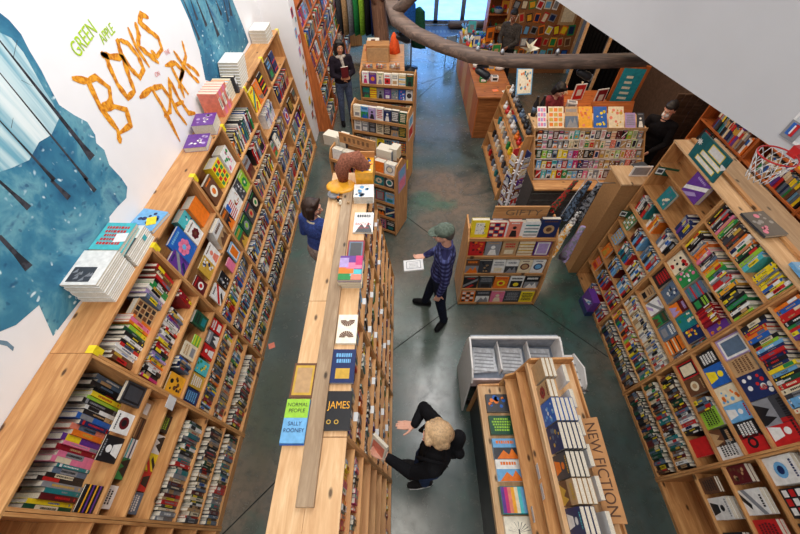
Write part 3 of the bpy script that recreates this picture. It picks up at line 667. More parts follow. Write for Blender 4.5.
N(2, .48, .15, .22, .03, 'red', 'words', 'maroon', 'white', n=2, desc='red hardcover with maroon words'); N(2, .28, .14, .22, .03, 'white', 'words', 'grey', 'red', n=2, desc='white hardcover with grey words'); N(2, .1, .14, .22, .03, 'navy', 'title', 'gold', 'white', n=2, desc='navy hardcover with gold title')
N(3, .88, .12, .2, .02, 'brown', 'words', 'black', 'cream', n=2, desc='brown hardcover with black title'); N(3, .68, .16, .22, .03, 'white', 'figure', 'black', 'grey', n=3, desc='white hardcover with black plant'); N(3, .4, .15, .22, .03, 'black', 'title', 'grey', 'white', n=2, desc='black hardcover with grey title')
S(RC, 1, 0, .0, .99, 'B', .22, .006, seq=['blue', 'green', 'purple', 'green', 'lime', 'black', 'yellow', 'black', 'red', 'red', 'orange'], tmin=.018, tmax=.034)
S(RC, 1, 1, .02, .99, 'B', .23, .006, seq=['red', 'black', 'teal', 'black', 'yellow', 'cream', 'sky blue', 'sky blue', 'charcoal', 'cream', 'red', 'forest', 'black', 'sky blue', 'yellow', 'navy', 'black', 'navy', 'red'][::1], tmin=.02, tmax=.036)
E1 = lambda r, f, w, h, c, k, a, b_, ds, t=.03, n=1: faceout(RC, 1, r, f, w, h, t, c, k, a, b_, n=n, desc=ds)
E1(2, .9, .19, .25, 'lavender', 'frame', 'white', 'slate', 'lavender framed book', .05); E1(2, .7, .15, .21, 'tan', 'words', 'brown', 'cream', 'tan leather-look book'); E1(2, .5, .2, .26, 'navy', 'blobs', 'white', 'red', 'navy book with white splash')
E1(2, .27, .19, .25, 'charcoal', 'photo', 'grey', 'black', 'charcoal tree photo book'); E1(2, .08, .17, .22, 'red', 'figure', 'white', 'black', 'red rooster book')
E1(3, .9, .13, .2, 'black', 'words', 'white', 'white', 'black stacked lettering book'); E1(3, .72, .18, .23, 'blue', 'figure', 'yellow', 'white', 'blue and yellow comic book', .04); E1(3, .52, .15, .2, 'cream', 'blobs', 'orange', 'sky blue', 'cream map book')
E1(3, .35, .14, .2, 'sky blue', 'figure', 'white', 'red', 'sky blue dog book'); E1(3, .2, .13, .19, 'black', 'words', 'white', 'red', 'black and white block book'); E1(3, .06, .14, .19, 'red', 'disc', 'black', 'red', 'red book with black dot')
E1(4, .9, .15, .2, 'red', 'frame', 'black', 'cream', 'red framed book', .05); E1(4, .72, .15, .2, 'brown', 'disc', 'cream', 'tan', 'brown book with cream map', .05); S(RC, 1, 4, .45, .58, 'D', .2, .01); E1(4, .38, .16, .21, 'lime', 'words', 'black', 'green', 'bright green lettered book', .05, 2)
E1(4, .2, .13, .2, 'black', 'photo', 'brown', 'tan', 'black and brown portrait book'); E1(4, .06, .14, .2, 'white', 'words', 'black', 'red', 'white graffiti lettered book')
S(RC, 1, 5, .3, .99, 'D', .2, .01, seq=['black', 'black', 'white', 'red', 'white', 'grey', 'black']); E1(5, .17, .15, .2, 'red', 'gradient', 'red', 'red', 'plain red book')
S(RC, 1, 6, .02, .99, 'S', .2, .01); S(RC, 1, 7, .02, .99, 'D', .22, .01)
# third bay
S(RC, 2, 0, .0, .28, ['yellow', 'black', 'blue', 'yellow', 'white', 'grey', 'yellow'], .2, .03, seq=['green', 'white', 'yellow', 'blue', 'yellow', 'grey', 'yellow', 'grey'][::1], tmin=.014, tmax=.022)
S(RC, 2, 0, .32, .99, 'G', .22, .006, seq=['turquoise', 'sky blue', 'lime', 'black', 'forest', 'orange', 'cream', 'white', 'orange', 'black', 'brown', 'charcoal', 'charcoal', 'brown', 'green', 'lime', 'pink', 'black', 'black', 'grey', 'red', 'black', 'sky blue'], tmin=.016, tmax=.03)
S(RC, 2, 1, .0, .99, 'G', .21, .006, seq=['lime', 'black', 'white', 'black', 'green', 'black', 'charcoal', 'black', 'black', 'amber', 'green', 'white', 'red', 'red', 'grey', 'white', 'green', 'lime', 'amber', 'orange', 'slate', 'cream', 'black', 'pink', 'pink', 'orange', 'orange', 'sky blue', 'grey', 'maroon', 'black'])
E2 = lambda r, f, w, h, c, k, a, b_, ds, t=.03, n=1: faceout(RC, 2, r, f, w, h, t, c, k, a, b_, n=n, desc=ds)
E2(2, .9, .2, .2, 'cream', 'blobs', 'red', 'black', 'cream and red comic', .05); E2(2, .7, .16, .21, 'green', 'blobs', 'white', 'pink', 'green patterned book', .06); E2(2, .5, .14, .2, 'slate', 'bands', 'red', 'teal', 'slate striped book', .05)
E2(2, .36, .12, .18, 'black', 'title', 'lime', 'green', 'black and green book'); S(RC, 2, 2, .1, .3, ['crimson', 'red', 'crimson'], .2, .008, tmin=.012, tmax=.014); E2(2, .04, .15, .2, 'purple', 'blobs', 'orange', 'gold', 'purple dragon book')
E2(3, .9, .17, .22, 'black', 'words', 'red', 'grey', 'black book with red runes', .07); E2(3, .67, .16, .22, 'slate', 'blobs', 'white', 'navy', 'slate vine pattern book', .06, 2); E2(3, .47, .13, .2, 'maroon', 'photo', 'orange', 'lavender', 'maroon cloaked figure book')
E2(3, .3, .15, .21, 'teal', 'blobs', 'cream', 'green', 'teal cream garden book', .05); E2(3, .14, .13, .2, 'navy', 'blobs', 'orange', 'yellow', 'navy firefly book')
S(RC, 2, 3, .0, .06, 'D')
E2(4, .88, .12, .18, 'tan', 'title', 'brown', 'black', 'tan scroll book'); E2(4, .68, .15, .2, 'white', 'slash', 'grey', 'lavender', 'pale grey book', .06); E2(4, .5, .12, .18, 'forest', 'photo', 'green', 'brown', 'forest green book'); E2(4, .33, .15, .22, 'slate', 'title', 'white', 'grey', 'grey slate title book', .05)
E2(4, .15, .14, .2, 'orange', 'bands', 'black', 'cream', 'orange and black striped book'); S(RC, 2, 4, .0, .05, 'D')
S(RC, 2, 5, .0, .98, 'L', .2, .01); S(RC, 2, 6, .0, .98, 'G', .2, .01); S(RC, 2, 7, .02, .98, 'D', .22, .01)
# farthest bay
faceout(RC, 3, 0, .34, .24, .27, .05, 'purple', 'slash', 'white', 'lavender', n=1, desc='purple book with flying white figure', set_=.0, lean=.1)
faceout(RC, 3, 1, .6, .16, .2, .03, 'teal', 'blobs', 'cream', 'slate', desc='teal and cream botanical book'); S(RC, 3, 1, .0, .2, ['purple', 'lavender', 'navy', 'purple'], .2, .006)
S(RC, 3, 2, .04, .3, ['slate', 'white', 'grey', 'black'], .2); S(RC, 3, 2, .42, .62, ['cream', 'white', 'orange', 'tan'], .2); S(RC, 3, 2, .68, .97, ['black', 'red', 'teal', 'white', 'green'], .22, tmin=.02, tmax=.04)
for r in range(3, 8):
    rr = random.Random(r + 50)
    S(RC, 3, r, .02, .3, ['slate', 'white', 'black', 'sky blue', 'red'], .2, .01); S(RC, 3, r, .38, .64, ['sky blue', 'blue', 'red', 'black', 'maroon', 'teal'], .21, .01)
    if r < 7: faceout(RC, 3, r, .84, .14, .19, .03, pal='B')
# ---- rear orange cases
for k in range(5):
    for r in range(1, 7):
        rr = random.Random(k * 17 + r)
        if rr.random() < .4: faces(OC, k, r, .05, .95, 4, w=.17, h=.24)
        else: S(OC, k, r, .03, .95, 'M', .25, .02, tmin=.02, tmax=.045)
for k in range(4):
    for r in range(0, 5):
        rr = random.Random(k * 37 + r)
        if rr.random() < .45: faces(BC, k, r, .1, .9, 3, w=.2, h=.24, t=.03)
        else: S(BC, k, r, .03, .8, 'M', .24, .02, tmin=.02, tmax=.045)

# choose which upright books become objects of their own: the 300 that show largest
def vis(r):
    x, y, z = r['pos']; q = project((x, y, z + r['h'] * .6))
    if not q: return -1
    if not (-12 < q[0] < 812 and -12 < q[1] < 546): return -1
    return r['t'] * r['h'] / q[2] ** 2 * (1.0 if r['cs'] in (LC, RC) else .45)
for r in REG: r['v'] = vis(r)
REG.sort(key=lambda r: -r['v'])
IND = REG[:300]; REST = [r for r in REG[300:] if r['v'] > 0]
for r in IND:
    rr = random.Random(r['seed']); nm = r['cs'].nm
    b = MB(); pg = MB(); book_geo(b, r['t'], r['h'], r['d'], r['c'], r['tt'], r['st'], rr, pg)
    o = b.build('book', loc=r['pos'], rot=(0, 0, r['rot'])); pg.build('page_block', o)
    size = 'thin ' if r['t'] < .018 else 'thick ' if r['t'] > .033 else ''
    end = 'near' if r['cs'].dr > 0 or True else 'far'
    bn = (['nearest', 'second', 'third', 'farthest'] if r['cs'] is RC else BAYN)[r['bay']]
    lab = '%s%s book, %s from near end, %s shelf, %s bay, %s' % (size, r['c'], ORD[r['n']], ROWW[r['row']], bn, nm)
    if len(lab.split()) > 16: lab = lab.replace(size, '', 1)
    tag(o, lab, 'book', 'upright books on the ' + nm)
b = MB()
for r in REST:
    b.M = Matrix.Translation(r['pos']) @ Matrix.Rotation(r['rot'], 4, 'Z')
    book_geo(b, r['t'], r['h'], r['d'], r['c'], r['tt'], r['st'] if r['v'] > 4e-4 else 2, random.Random(r['seed']))
b.M = Matrix.Identity(4)
o = b.build('shelved_books'); tag(o, 'the many smaller upright books filling the lower and farther bookcase shelves', 'books', kind='stuff')
print('SPINES', len(REG), 'individual', len(IND), 'rest', len(REST))
# ------------------------------------------------------------------ things on top of the cases
def lying(label, x, y, z, w, h, t, col, kind, c2, c3, ang=0, group=None, shared=False, sp=None, lettering=None):
    """book lying flat, front cover up, centre at x,y, underside at z; its cover's top points along +y turned by ang"""
    b = MB(); rr = random.Random(label)
    b.M = Matrix.Rotation(-PI / 2, 4, 'X') @ Matrix.Translation((0, 0, -h / 2))
    pg = MB(); pg.M = b.M; cover_geo(b, w, h, t, col, kind, c2, c3, rr, sp, pg); b.M = Matrix.Identity(4)
    o = b.build('loose_book', loc=(x, y, z + t), rot=(0, 0, ang)); pg.build('page_block', o); tag(o, label, 'display book', group, shared=shared)  # any book laid flat
    for s, size, mc, u, v, sx in (lettering or []):
        text(s, size, BM[mc], o, (u * w, (v - .5) * h, .0014), (0, 0, 0), 'title_lettering', sx=sx)
    return o
G = 'books lying on top of the centre bookcase'
ZT = 1.951
lying('red and white paperback lying farthest along the centre bookcase top', -.352, 2.47, ZT, .185, .27, .02, 'white', 'photo', 'white', 'charcoal', 0, G,
      lettering=[('BASTION', .05, 'red', 0, .4, .75), ('ELECTION', .03, 'red', 0, .22, .75)])
lying('maroon and grey photograph paperback behind the rainbow book, centre bookcase', -.4, 2.115, ZT, .15, .235, .02, 'crimson', 'frame', 'slate', 'charcoal', 0, G)
for k in range(4):
    lying('copy in the pile under the rainbow hardcover on centre bookcase' if k < 3 else 'rainbow coloured hardcover on top of the pile, centre bookcase', -.415 + .003 * (k % 2), 1.835, ZT + k * .03, .19, .255, .029, 'cream' if k < 3 else 'purple', 'gradient', 'white', 'white', 0, G, shared=k < 3)
rb_ = MB()
for k, (c, v0, v1, u0, u1) in enumerate((('green', 0, .25, -.5, .1), ('turquoise', .15, .42, .0, .5), ('orange', .25, .5, -.5, .15), ('salmon', .0, .22, .05, .5), ('pink', .45, .7, -.2, .5), ('magenta', .6, 1, .2, .5), ('lavender', .5, .9, -.5, -.1))):
    z = .0012 + .0003 * k; rb_.face([(u0 * .19, (v0 - .5) * .255, z), (u1 * .19, (v0 - .5) * .255, z), (u1 * .19, (v1 - .5) * .255, z), (u0 * .19, (v1 - .5) * .255, z)], BM[c])
rb_.build('cover_artwork', [o for o in COL.objects if o.get('label', '').startswith('rainbow coloured hardcover on top')][0])
lying('ivory book with two dark fan shapes, centre bookcase', -.405, 1.318, ZT, .15, .245, .02, 'ivory', 'gradient', 'brown', 'brown', 0, G)
fan_parent = [o for o in COL.objects if o.get('label', '').startswith('ivory book with two dark fan')][0]
fb = MB()
for s in (1, -1):
    c = (0, .012 * s, .0012); R_ = .055
    a0 = 0 if s > 0 else PI
    for k in range(10):
        a = a0 + PI * k / 10; a2 = a0 + PI * (k + .8) / 10; yy = c[1] + .0
        if s > 0: P3 = [(0, .01, c[2]), (R_ * math.cos(a), .07 - R_ * math.sin(a) * .0 + .0 - R_ * (1 - math.sin(a)) * .0, c[2])]
        r0, r1 = .012, R_
        cy = .075 if s > 0 else -.075
        sg = -1 if s > 0 else 1
        fb.face([(r0 * math.cos(a), cy + sg * r0 * abs(math.sin(a)), .0014), (r1 * math.cos(a), cy + sg * r1 * abs(math.sin(a)), .0014),
                 (r1 * math.cos(a2), cy + sg * r1 * abs(math.sin(a2)), .0014), (r0 * math.cos(a2), cy + sg * r0 * abs(math.sin(a2)), .0014)], BM['brown'])
fb.build('cover_artwork', fan_parent)
lying('blue book with gold key picture, centre bookcase', -.405, 1.02, ZT, .165, .25, .025, 'navy', 'title', 'sky blue', 'gold', 0, G)
lying('black book with large gold letters lying at near end, centre bookcase', -.405, .715, ZT, .162, .25, .022, 'black', 'gradient', 'gold', 'gold', 0, G,
      lettering=[('JAMES', .068, 'amber', 0, .62, .8), ('o o', .06, 'gold', -.2, .22, 1)])
lying('ornate brown and gold ship book on left board, centre bookcase', -.672, .92, ZT, .16, .245, .015, 'brown', 'frame', 'gold', 'tan', 0, G)
lying('lower copy under the green and blue paperback', -.678, .64, ZT, .152, .27, .016, 'blue', 'gradient', 'white', 'white', 0, G)
np_ = lying('green and blue paperback reading normal people', -.676, .648, ZT + .0165, .152, .27, .016, 'sky blue', 'gradient', 'white', 'white', 0, G,
      lettering=[('NORMAL', .034, 'black', 0, .86, .95), ('PEOPLE', .034, 'black', 0, .72, .95), ('SALLY', .034, 'navy', 0, .42, .95), ('ROONEY', .034, 'navy', 0, .27, .95)])
q = MB(); q.face([(-.076, .015, .0009), (.076, .015, .0009), (.076, .135, .0009), (-.076, .135, .0009)], BM['lime']); q.build('cover_artwork', np_)
# far end clutter: cushion, brick-like dinosaur display, toys
t = thing('plush_dinosaur', 'brown quilted plush toy arched over yellow cushion, far end centre bookcase', 'toy', (-.5, 3.08, 1.951))
b = MB(); P = [(-.1, -.02, .05), (-.1, -.03, .2), (-.04, -.02, .3), (.06, 0, .31), (.12, .02, .2), (.15, .03, .07)]
b.tube(P, [.05, .075, .085, .085, .075, .06], plain('brown_plush', (140, 88, 70), .9, .1, var=.3, scale=60), 12); b.build('body', t)
t2 = thing('round_cushion', 'round yellow cushion under the brown plush toy', 'cushion', (-.62, 2.99, 1.951))
b = MB(); b.ell((0, 0, .035), (.16, .12, .034), BM['amber']); b.build('cushion', t2); b = MB(); b.tube([(.15 * math.cos(a), .11 * math.sin(a), .035) for a in [k * PI / 8 for k in range(16)]], .006, BM['gold'], 6, True); b.build('piping', t2)
rr = random.Random(4)
t = thing('pin_tray', 'yellow tray crowded with coloured pins and badges, centre bookcase', 'tray', (-.37, 3.13, 1.951))
b = MB(); b.box(-.09, .09, -.13, .13, 0, .2, BM['amber']); b.box(-.1, .1, .13, .14, 0, .27, wx); b.build('tray', t)
for k in range(34):
    p = MB(); r_ = rr.uniform(.009, .017); p.lathe([(r_, 0), (r_, .004), (r_ * .7, .007)], BM[rr.choice(['blue', 'red', 'green', 'white', 'black', 'orange', 'yellow', 'navy'])], n=8)
    o = p.build('badge', t, loc=(rr.uniform(-.075, .075), rr.uniform(-.115, .115), .201))
for k in range(5):
    lying('bluish white activity book near the pin tray, centre bookcase' if k == 4 else 'copy in the pile below the bluish activity book', -.37, 2.86, ZT + k * .017, .2, .2, .016, 'white', 'blobs', 'slate', 'sky blue', .03, 'activity books piled on centre bookcase', shared=k < 4)
for k, (x, y, c, nm) in enumerate(((-.63, 2.8, 'black', 'small black and orange figurine beside the cushion'), (-.6, 2.74, 'ivory', 'small ivory skeleton figurine at cushion foot'), (-.52, 2.72, 'tan', 'small tan figurine near the activity books'))):
    b = MB(); b.ell((0, 0, .02), (.02, .02, .02), BM[c]); b.ell((0, 0, .048), (.014, .013, .014), BM['orange' if k == 0 else c]); b.cap((.01, 0, .03), (.03, .01, .02), .005, .004, BM[c]); b.cap((-.01, 0, .03), (-.03, .01, .02), .005, .004, BM[c])
    tag(b.build('figurine', loc=(x, y, 1.951)), nm, 'figurine')
b = MB(); b.lathe([(.03, 0), (.055, .02), (.06, .045), (.057, .045), (.05, .02), (.02, .006)], BM['grey'], n=18); tag(b.build('bowl', loc=(-.685, 2.86, 1.951)), 'small grey bowl at the far left edge of centre bookcase', 'bowl')
# shelf talkers hanging off the centre shelves
rr = random.Random(9); gi = 0
for bay, row, f in ((1, 0, .2), (1, 2, .45), (1, 2, .75), (1, 3, .3), (1, 4, .6), (2, 0, .3), (2, 1, .6), (2, 2, .25), (2, 3, .75), (2, 4, .4), (2, 1, .15), (3, 0, .4), (3, 1, .7), (3, 2, .3), (1, 5, .5), (2, 5, .6)):
    y0, y1, zs = CC.bays[bay]; z = zs[row]; y = y0 + (y1 - y0) * f
    b = MB(); b.box(0, .0012, -.032, .032, -.085, .0, CARD); b.box(-.03, .0012, -.032, .032, .0005, .0015, CARD)
    for k in range(4): b.face([(.0016, -.024, -.02 - k * .014), (.0016, .02, -.02 - k * .014), (.0016, .02, -.026 - k * .014), (.0016, -.024, -.026 - k * .014)], BM['grey'])
    o = b.build('shelf_card', loc=(CC.fx(z) + .0035, y, z + .0005)); gi += 1
    tag(o, 'white review card on %s shelf, %s bay, %s from near end, centre bookcase' % (ROWW[row], BAYN[bay], ORD[gi]), 'card', 'white review cards on the centre bookcase')
b = MB(); b.box(0, .0012, -.05, .05, -.12, .0, CARD); tag(b.build('shelf_card', loc=(LC.fx(1.35) + .02, .955, 1.42)), 'white card hanging at the nearest upright of left bookcase', 'card')

# ---- white piles on the left case
GW = 'white art books piled on the left bookcase'
PA = 'white art book in the near pile on the left bookcase'
def pile(x, y, n, w, h, t, col, lab_top, lab, grp, sp=None, kind='gradient', c2='charcoal', c3='grey', z=2.2008, jit=.004):
    rr = random.Random(lab)
    for k in range(n):
        top = k == n - 1
        lying(lab_top if top else lab, x + rr.uniform(-jit, jit), y + rr.uniform(-jit, jit), z + k * (t + .0004), w, h, t, col, kind if top else 'gradient', c2, c3, 0, grp, shared=not top, sp=sp)
    return z + n * (t + .0004)
zt = pile(-2.195, 1.565, 12, .245, .31, .018, 'white', 'top white art book with black photograph on cover, nearest pile', 'white art book stacked in the nearest pile, left bookcase', GW, kind='gradient')
q = MB(); q.face([(-.1, -.13, .0012), (.06, -.13, .0012), (.06, .0, .0012), (-.1, .0, .0012)], BM['charcoal'])
rr = random.Random(3)
for k in range(7):
    x = rr.uniform(-.08, .04); y = rr.uniform(-.11, -.02); q.face([(x - .015, y - .02, .0016), (x + .02, y - .012, .0016), (x + .012, y + .02, .0016)], BM['grey'])
top = [o for o in COL.objects if o.get('label') == 'top white art book with black photograph on cover, nearest pile'][0]; q.build('cover_photograph', top)
pile(-2.19, 1.9, 8, .245, .31, .0175, 'white', 'top white art book of the second pile, left bookcase', 'white art book stacked in the second pile, left bookcase', GW, kind='photo')
o = lying('turquoise comic with red letters lying on the second white pile', -2.2, 1.86, 2.2008 + 8 * .0179 + .001, .23, .3, .03, 'turquoise', 'words', 'red', 'magenta', .03)
o = lying('second turquoise comic with red letters on the nearest comic', -2.2, 1.88, 2.2008 + 8 * .0179 + .032, .23, .28, .03, 'turquoise', 'words', 'red', 'crimson', -.03)
b = MB(); b.box(-.045, .045, -.045, .045, 0, .001, CARD); tag(b.build('price_note', loc=(-2.13, 1.86, 2.2008 + 8 * .0179 + .0635), rot=(0, 0, .1)), 'white square note on the turquoise comic', 'note')
b = MB(); b.box(0, .0012, -.02, .02, 0, .04, BM['turquoise']); tag(b.build('price_sticker', loc=(-2.064, 1.97, 2.27)), 'small turquoise sticker on side of second white pile', 'sticker')
lying('blue dotted book lying flat beyond the white piles', -2.19, 2.24, 2.2008, .24, .24, .03, 'sky blue', 'blobs', 'blue', 'navy', -.2)
lying('small yellow card lying on the blue dotted book', -2.15, 2.22, 2.2312, .08, .1, .002, 'yellow', 'gradient', 'white', 'white', .3)
# standing books farther along the top: pink, white, purple
def standing(lab, x, y, t, h, d, c, tt, st, grp, shared=False, z=2.2008, rot=PI / 2):
    b = MB(); book_geo(b, t, h, d, c, tt, st, random.Random(lab)); o = b.build('loose_book', loc=(x, y, z), rot=(0, 0, rot)); return tag(o, lab, 'display book', grp, shared=shared)  # book standing on the case top, binding not told apart
GP = 'pink and white books standing on the left bookcase'
for k in range(2): lying('purple floral book lying on end of the left bookcase top' if k == 0 else 'second purple floral book leaning behind the first', -2.17, 3.42 + .31 * k, 2.2008 + .0 * k, .23, .26, .05 if k == 0 else .12, 'purple', 'blobs', 'lavender', 'white', .15, GP)
for k in range(5): standing('%s pink patterned book from near end on the left bookcase top' % ORD[k + 1], -2.06, 4.02 + .062 * k, .06, .27, .22, 'salmon' if k % 2 == 0 else 'pink', 'salmon' if k % 2 else 'ivory', 4, GP)
for k in range(6): lying('cream magazine piled by the pink books' if k < 5 else 'top cream and orange magazine piled beside the pink books', -2.2, 4.44, 2.2008 + k * .033, .22, .2, .032, 'cream', 'bands', 'orange', 'sky blue', 0, GP, shared=k < 5)
standing('charcoal book standing between the pink and white books', -2.06, 4.6, .05, .2, .16, 'charcoal', 'white', 2, GP)
for k in range(9): lying('white book in the far pile on the left bookcase' if k < 8 else 'top white book of the far pile, left bookcase', -2.18, 4.85 + .015 * k, 2.2008 + k * .03, .25, .32, .029, 'white', 'gradient', 'white', 'grey', 0, GP, shared=k < 8, sp='white')
for k in range(4): lying('white boxed set at the far end of left bookcase top' if k < 3 else 'top white boxed set at the far end, left bookcase', -2.18, 6.35, 2.2008 + k * .045, .25, .34, .044, 'white', 'gradient', 'white', 'grey', 0, 'white boxed sets at the far end', shared=k < 3)
# ---- right case tops
mg = lying('black manga magazine lying across the right bookcase top', 2.945, 2.06, 2.342, .2, .27, .02, 'charcoal', 'blobs', 'grey', 'pink', PI / 2 * .08)
lying('bright blue book at the picture edge on the right bookcase top', 2.97, 1.52, 2.342, .19, .26, .03, 'sky blue', 'words', 'white', 'navy', 0)
# teal sign at the far end
t = thing('section_sign', 'teal section sign with white shapes standing on the right bookcase', 'sign', (2.862, 2.84, 2.322))
b = MB(); tm = plain('teal_sign', (20, 98, 104), .5); M = Matrix.Identity(4); b.M = M; b.box(-.008, .008, -.24, .24, 0, .33, tm); b.M = Matrix.Identity(4); b.build('board', t)
b = MB(); b.M = M
def sq(y0, y1, z0, z1, m, k=0): b.face([(-.0086 - .0004 * k, y0, z0), (-.0086 - .0004 * k, y1, z0), (-.0086 - .0004 * k, y1, z1), (-.0086 - .0004 * k, y0, z1)], m)
sq(-.17, .05, .2, .31, BM['yellow']); sq(-.16, .04, .21, .3, BM['white'], 1); sq(-.22, .12, .12, .18, BM['yellow']); sq(-.21, .11, .127, .173, BM['white'], 1); sq(-.18, .14, .04, .1, BM['yellow']); sq(-.17, .13, .047, .093, BM['white'], 1)
b.face([(-.009, .21 + .045 * (1 if k % 2 else .5) * math.cos(k * PI / 8), .22 + .045 * (1 if k % 2 else .5) * math.sin(k * PI / 8)) for k in range(16)], BM['white'])
b.face([(-.009, -.22 + .04 * math.sin(a) ** 3, .2 + .034 * math.cos(a) - .012 * math.cos(2 * a)) for a in [k * PI / 8 for k in range(16)]], BM['white'])
b.build('painted_shapes', t); b = MB(); b.box(.0085, .1, -.1, .1, 0, .012, wx); b.build('foot', t)
t.scale = (1, .92, .74)
# green shelf signs jutting at the far end
for k, (y, z, lab) in enumerate(((3.2, 1.98, 'dark green shelf sign jutting from upper shelf, far end right bookcase'), (3.26, 1.3, 'dark green shelf sign jutting from middle shelf, far end right bookcase'))):
    b = MB(); b.box(-.0, .2, -.003, .003, 0, .1, BM['forest']); b.box(0, .07, -.0035, -.003, .012, .085, BM['white']); b.box(.01, .06, -.004, -.0035, .03, .07, BM['charcoal'])
    tag(b.build('shelf_sign', loc=(RC.fx(z) - .07, y, z + .002), rot=(0, 0, -.3)), lab, 'sign')
# end display unit with scarves and totes hanging
t = thing('end_panel', 'brown end cabinet of the right bookcase with totes hanging beside', 'cabinet', (2.85, 3.54, 0))
bx('side_panel', -.23, .22, -.18, .16, 0, 1.7, mdf, t); bx('top', -.25, .24, -.195, .175, 1.701, 1.725, pp, t)
b = MB(); b.box(-.12, .1, -.005, .005, 0, .14, CARD); b.face([(-.1, -.0056, .02), (.08, -.0056, .02), (.08, -.0056, .12), (-.1, -.0056, .12)], BM['grey'])
tag(b.build('notice_card', loc=(2.86, 3.5, 1.727)), 'grey notice card standing on the brown end cabinet', 'card')
rr = random.Random(21)
def hang(name, lab, x, y, ztop, zbot, w, c1, c2, tip):
    b = MB(); rr = random.Random(lab); n = 7; m2 = m_twoTone(name + str(lab), PAL[c1], PAL[c2], 26, .44, .56, .8)
    rings = []
    for i in range(n):
        f = i / (n - 1); z = ztop + (zbot - ztop) * f; ww = w * (.25 + .75 * min(1, f * 1.3)); dx = tip * f
        rings.append([(x + dx + .03 * math.sin(a * 3 + f * 2) * f + .035 * math.cos(a), y + ww / 2 * math.sin(a) + .01 * math.cos(5 * a) * f, z + .03 * math.cos(3 * a) * (f == 1)) for a in [2 * PI * k / 16 for k in range(16)]])
    cx, cy, cz = x, y, zbot
    rings = [[(p[0] - cx, p[1] - cy, p[2] - cz) for p in r] for r in rings]
    b.rings(rings, m2); o = b.build(name, loc=(cx, cy, cz)); tag(o, lab, 'bag' if 'tote' in name else 'scarf', 'fabric goods hanging at end of right bookcase')
t = thing('hanging_rail', 'metal rail with hooks for the totes at the right bookcase end', 'rail', (2.5, 3.58, 1.62))
b = MB(); b.tube([(.115, -.1, .02), (-.08, -.1, .02), (-.1, .12, .0), (-.25, .0, -.3), (-.5, -.3, -.55)], .006, metal, 6); b.build('rod', t)
hang('tote_bag', 'black and grey printed tote hanging nearest the cabinet top', 2.46, 3.52, 1.6, 1.02, .2, 'black', 'grey', -.06)
hang('tote_bag', 'slate and white printed tote hanging left of the black one', 2.36, 3.58, 1.58, .98, .2, 'slate', 'black', -.1)
hang('scarf', 'red and green scarf hanging farthest left', 2.26, 3.7, 1.5, 1.0, .12, 'forest', 'red', -.14)
hang('tote_bag', 'white patterned tote hanging lower down the rail', 2.25, 3.35, 1.05, .5, .2, 'ivory', 'amber', -.06)
hang('tote_bag', 'lavender tote hanging beside the white patterned one', 2.36, 3.25, 1.12, .5, .2, 'lavender', 'grey', -.03)
hang('scarf', 'black dotted scarf between the upper and lower totes', 2.34, 3.44, 1.2, .8, .16, 'black', 'white', -.05)
t = thing('floor_box', 'purple box with white figure on the lowest ledge by the right bookcase', 'box', (2.665, 2.72, 0))
b = MB(); b.box(-.05, .05, -.13, .13, 0, .1, BM['navy']); b.box(-.045, .045, -.12, .12, .1, .32, BM['purple']); b.build('carton', t)
b = MB(); b.face([(-.046, .08, .14), (-.046, -.08, .2), (-.046, -.06, .28), (-.046, .02, .2)], BM['white']); b.face([(-.0465, .0, .15), (-.0465, -.1, .27), (-.0465, -.03, .24)], BM['sky blue']); b.build('printed_figure', t)

# ------------------------------------------------------------------ low racks in the aisles
def rack(label, x, y, ang, wdt, dep, zs, zt, lip=True, m=wx, mz=wz, slope=0, group='low pine display racks', back=True, nm='display_rack'):
    """origin at the right front foot; local -x runs along the front to the left, +y is depth"""
    t = thing(nm, label, 'rack', (x, y, 0), -ang, group)
    sl = slope
    for a, b_ in ((-wdt, -wdt + .02), (-.02, 0)):
        q = MB(); q.prism([(0, .03), (0, .25), (sl * .8, zt - .1), (sl + .06, zt + .02), (sl + dep * .55, zt + .06), (dep, zt - .12), (dep + .0, .03)], 0, a, b_, mz); q.build('side_panel', t, bevel=.003)
    for z in zs:
        q = MB(); y0 = sl * z / zt + .004
        q.box(-wdt + .021, -.021, y0, dep - .01, z - .02, z, m); q.box(-wdt + .021, -.021, y0 - .004, y0 + .006, z - .025, z + (.022 if lip else 0), m); q.build('shelf', t)
    q = MB(); q.box(-wdt + .021, -.021, dep * .62, dep * .62 + .01, .06, zt, mdf); q.build('back_panel', t)
    q = MB()
    for cx in (-wdt + .05, -.05):
        for cy in (.06, dep - .05): q.lathe([(.012, -.0), (.014, .012), (.012, .03)], dk, (cx, cy, 0), 8)
    q.build('casters', t); return t
def rack_book(t, lab, x, y, z, w, h, th, col, kind, c2, c3, lean=-.12, group=None, shared=False):
    M = t.matrix_basis; ang = t.rotation_euler[2]
    p = Matrix.Translation(t.location) @ Matrix.Rotation(ang, 4, 'Z') @ Vector((x, y, z))
    b = MB(); rr = random.Random(lab); cover_geo(b, w, h, th, col, kind, c2, c3, rr)
    o = b.build('racked_book', loc=p, rot=(lean, 0, ang)); return tag(o, lab, 'display book', group, shared=shared)  # any book on a rack, whatever its binding
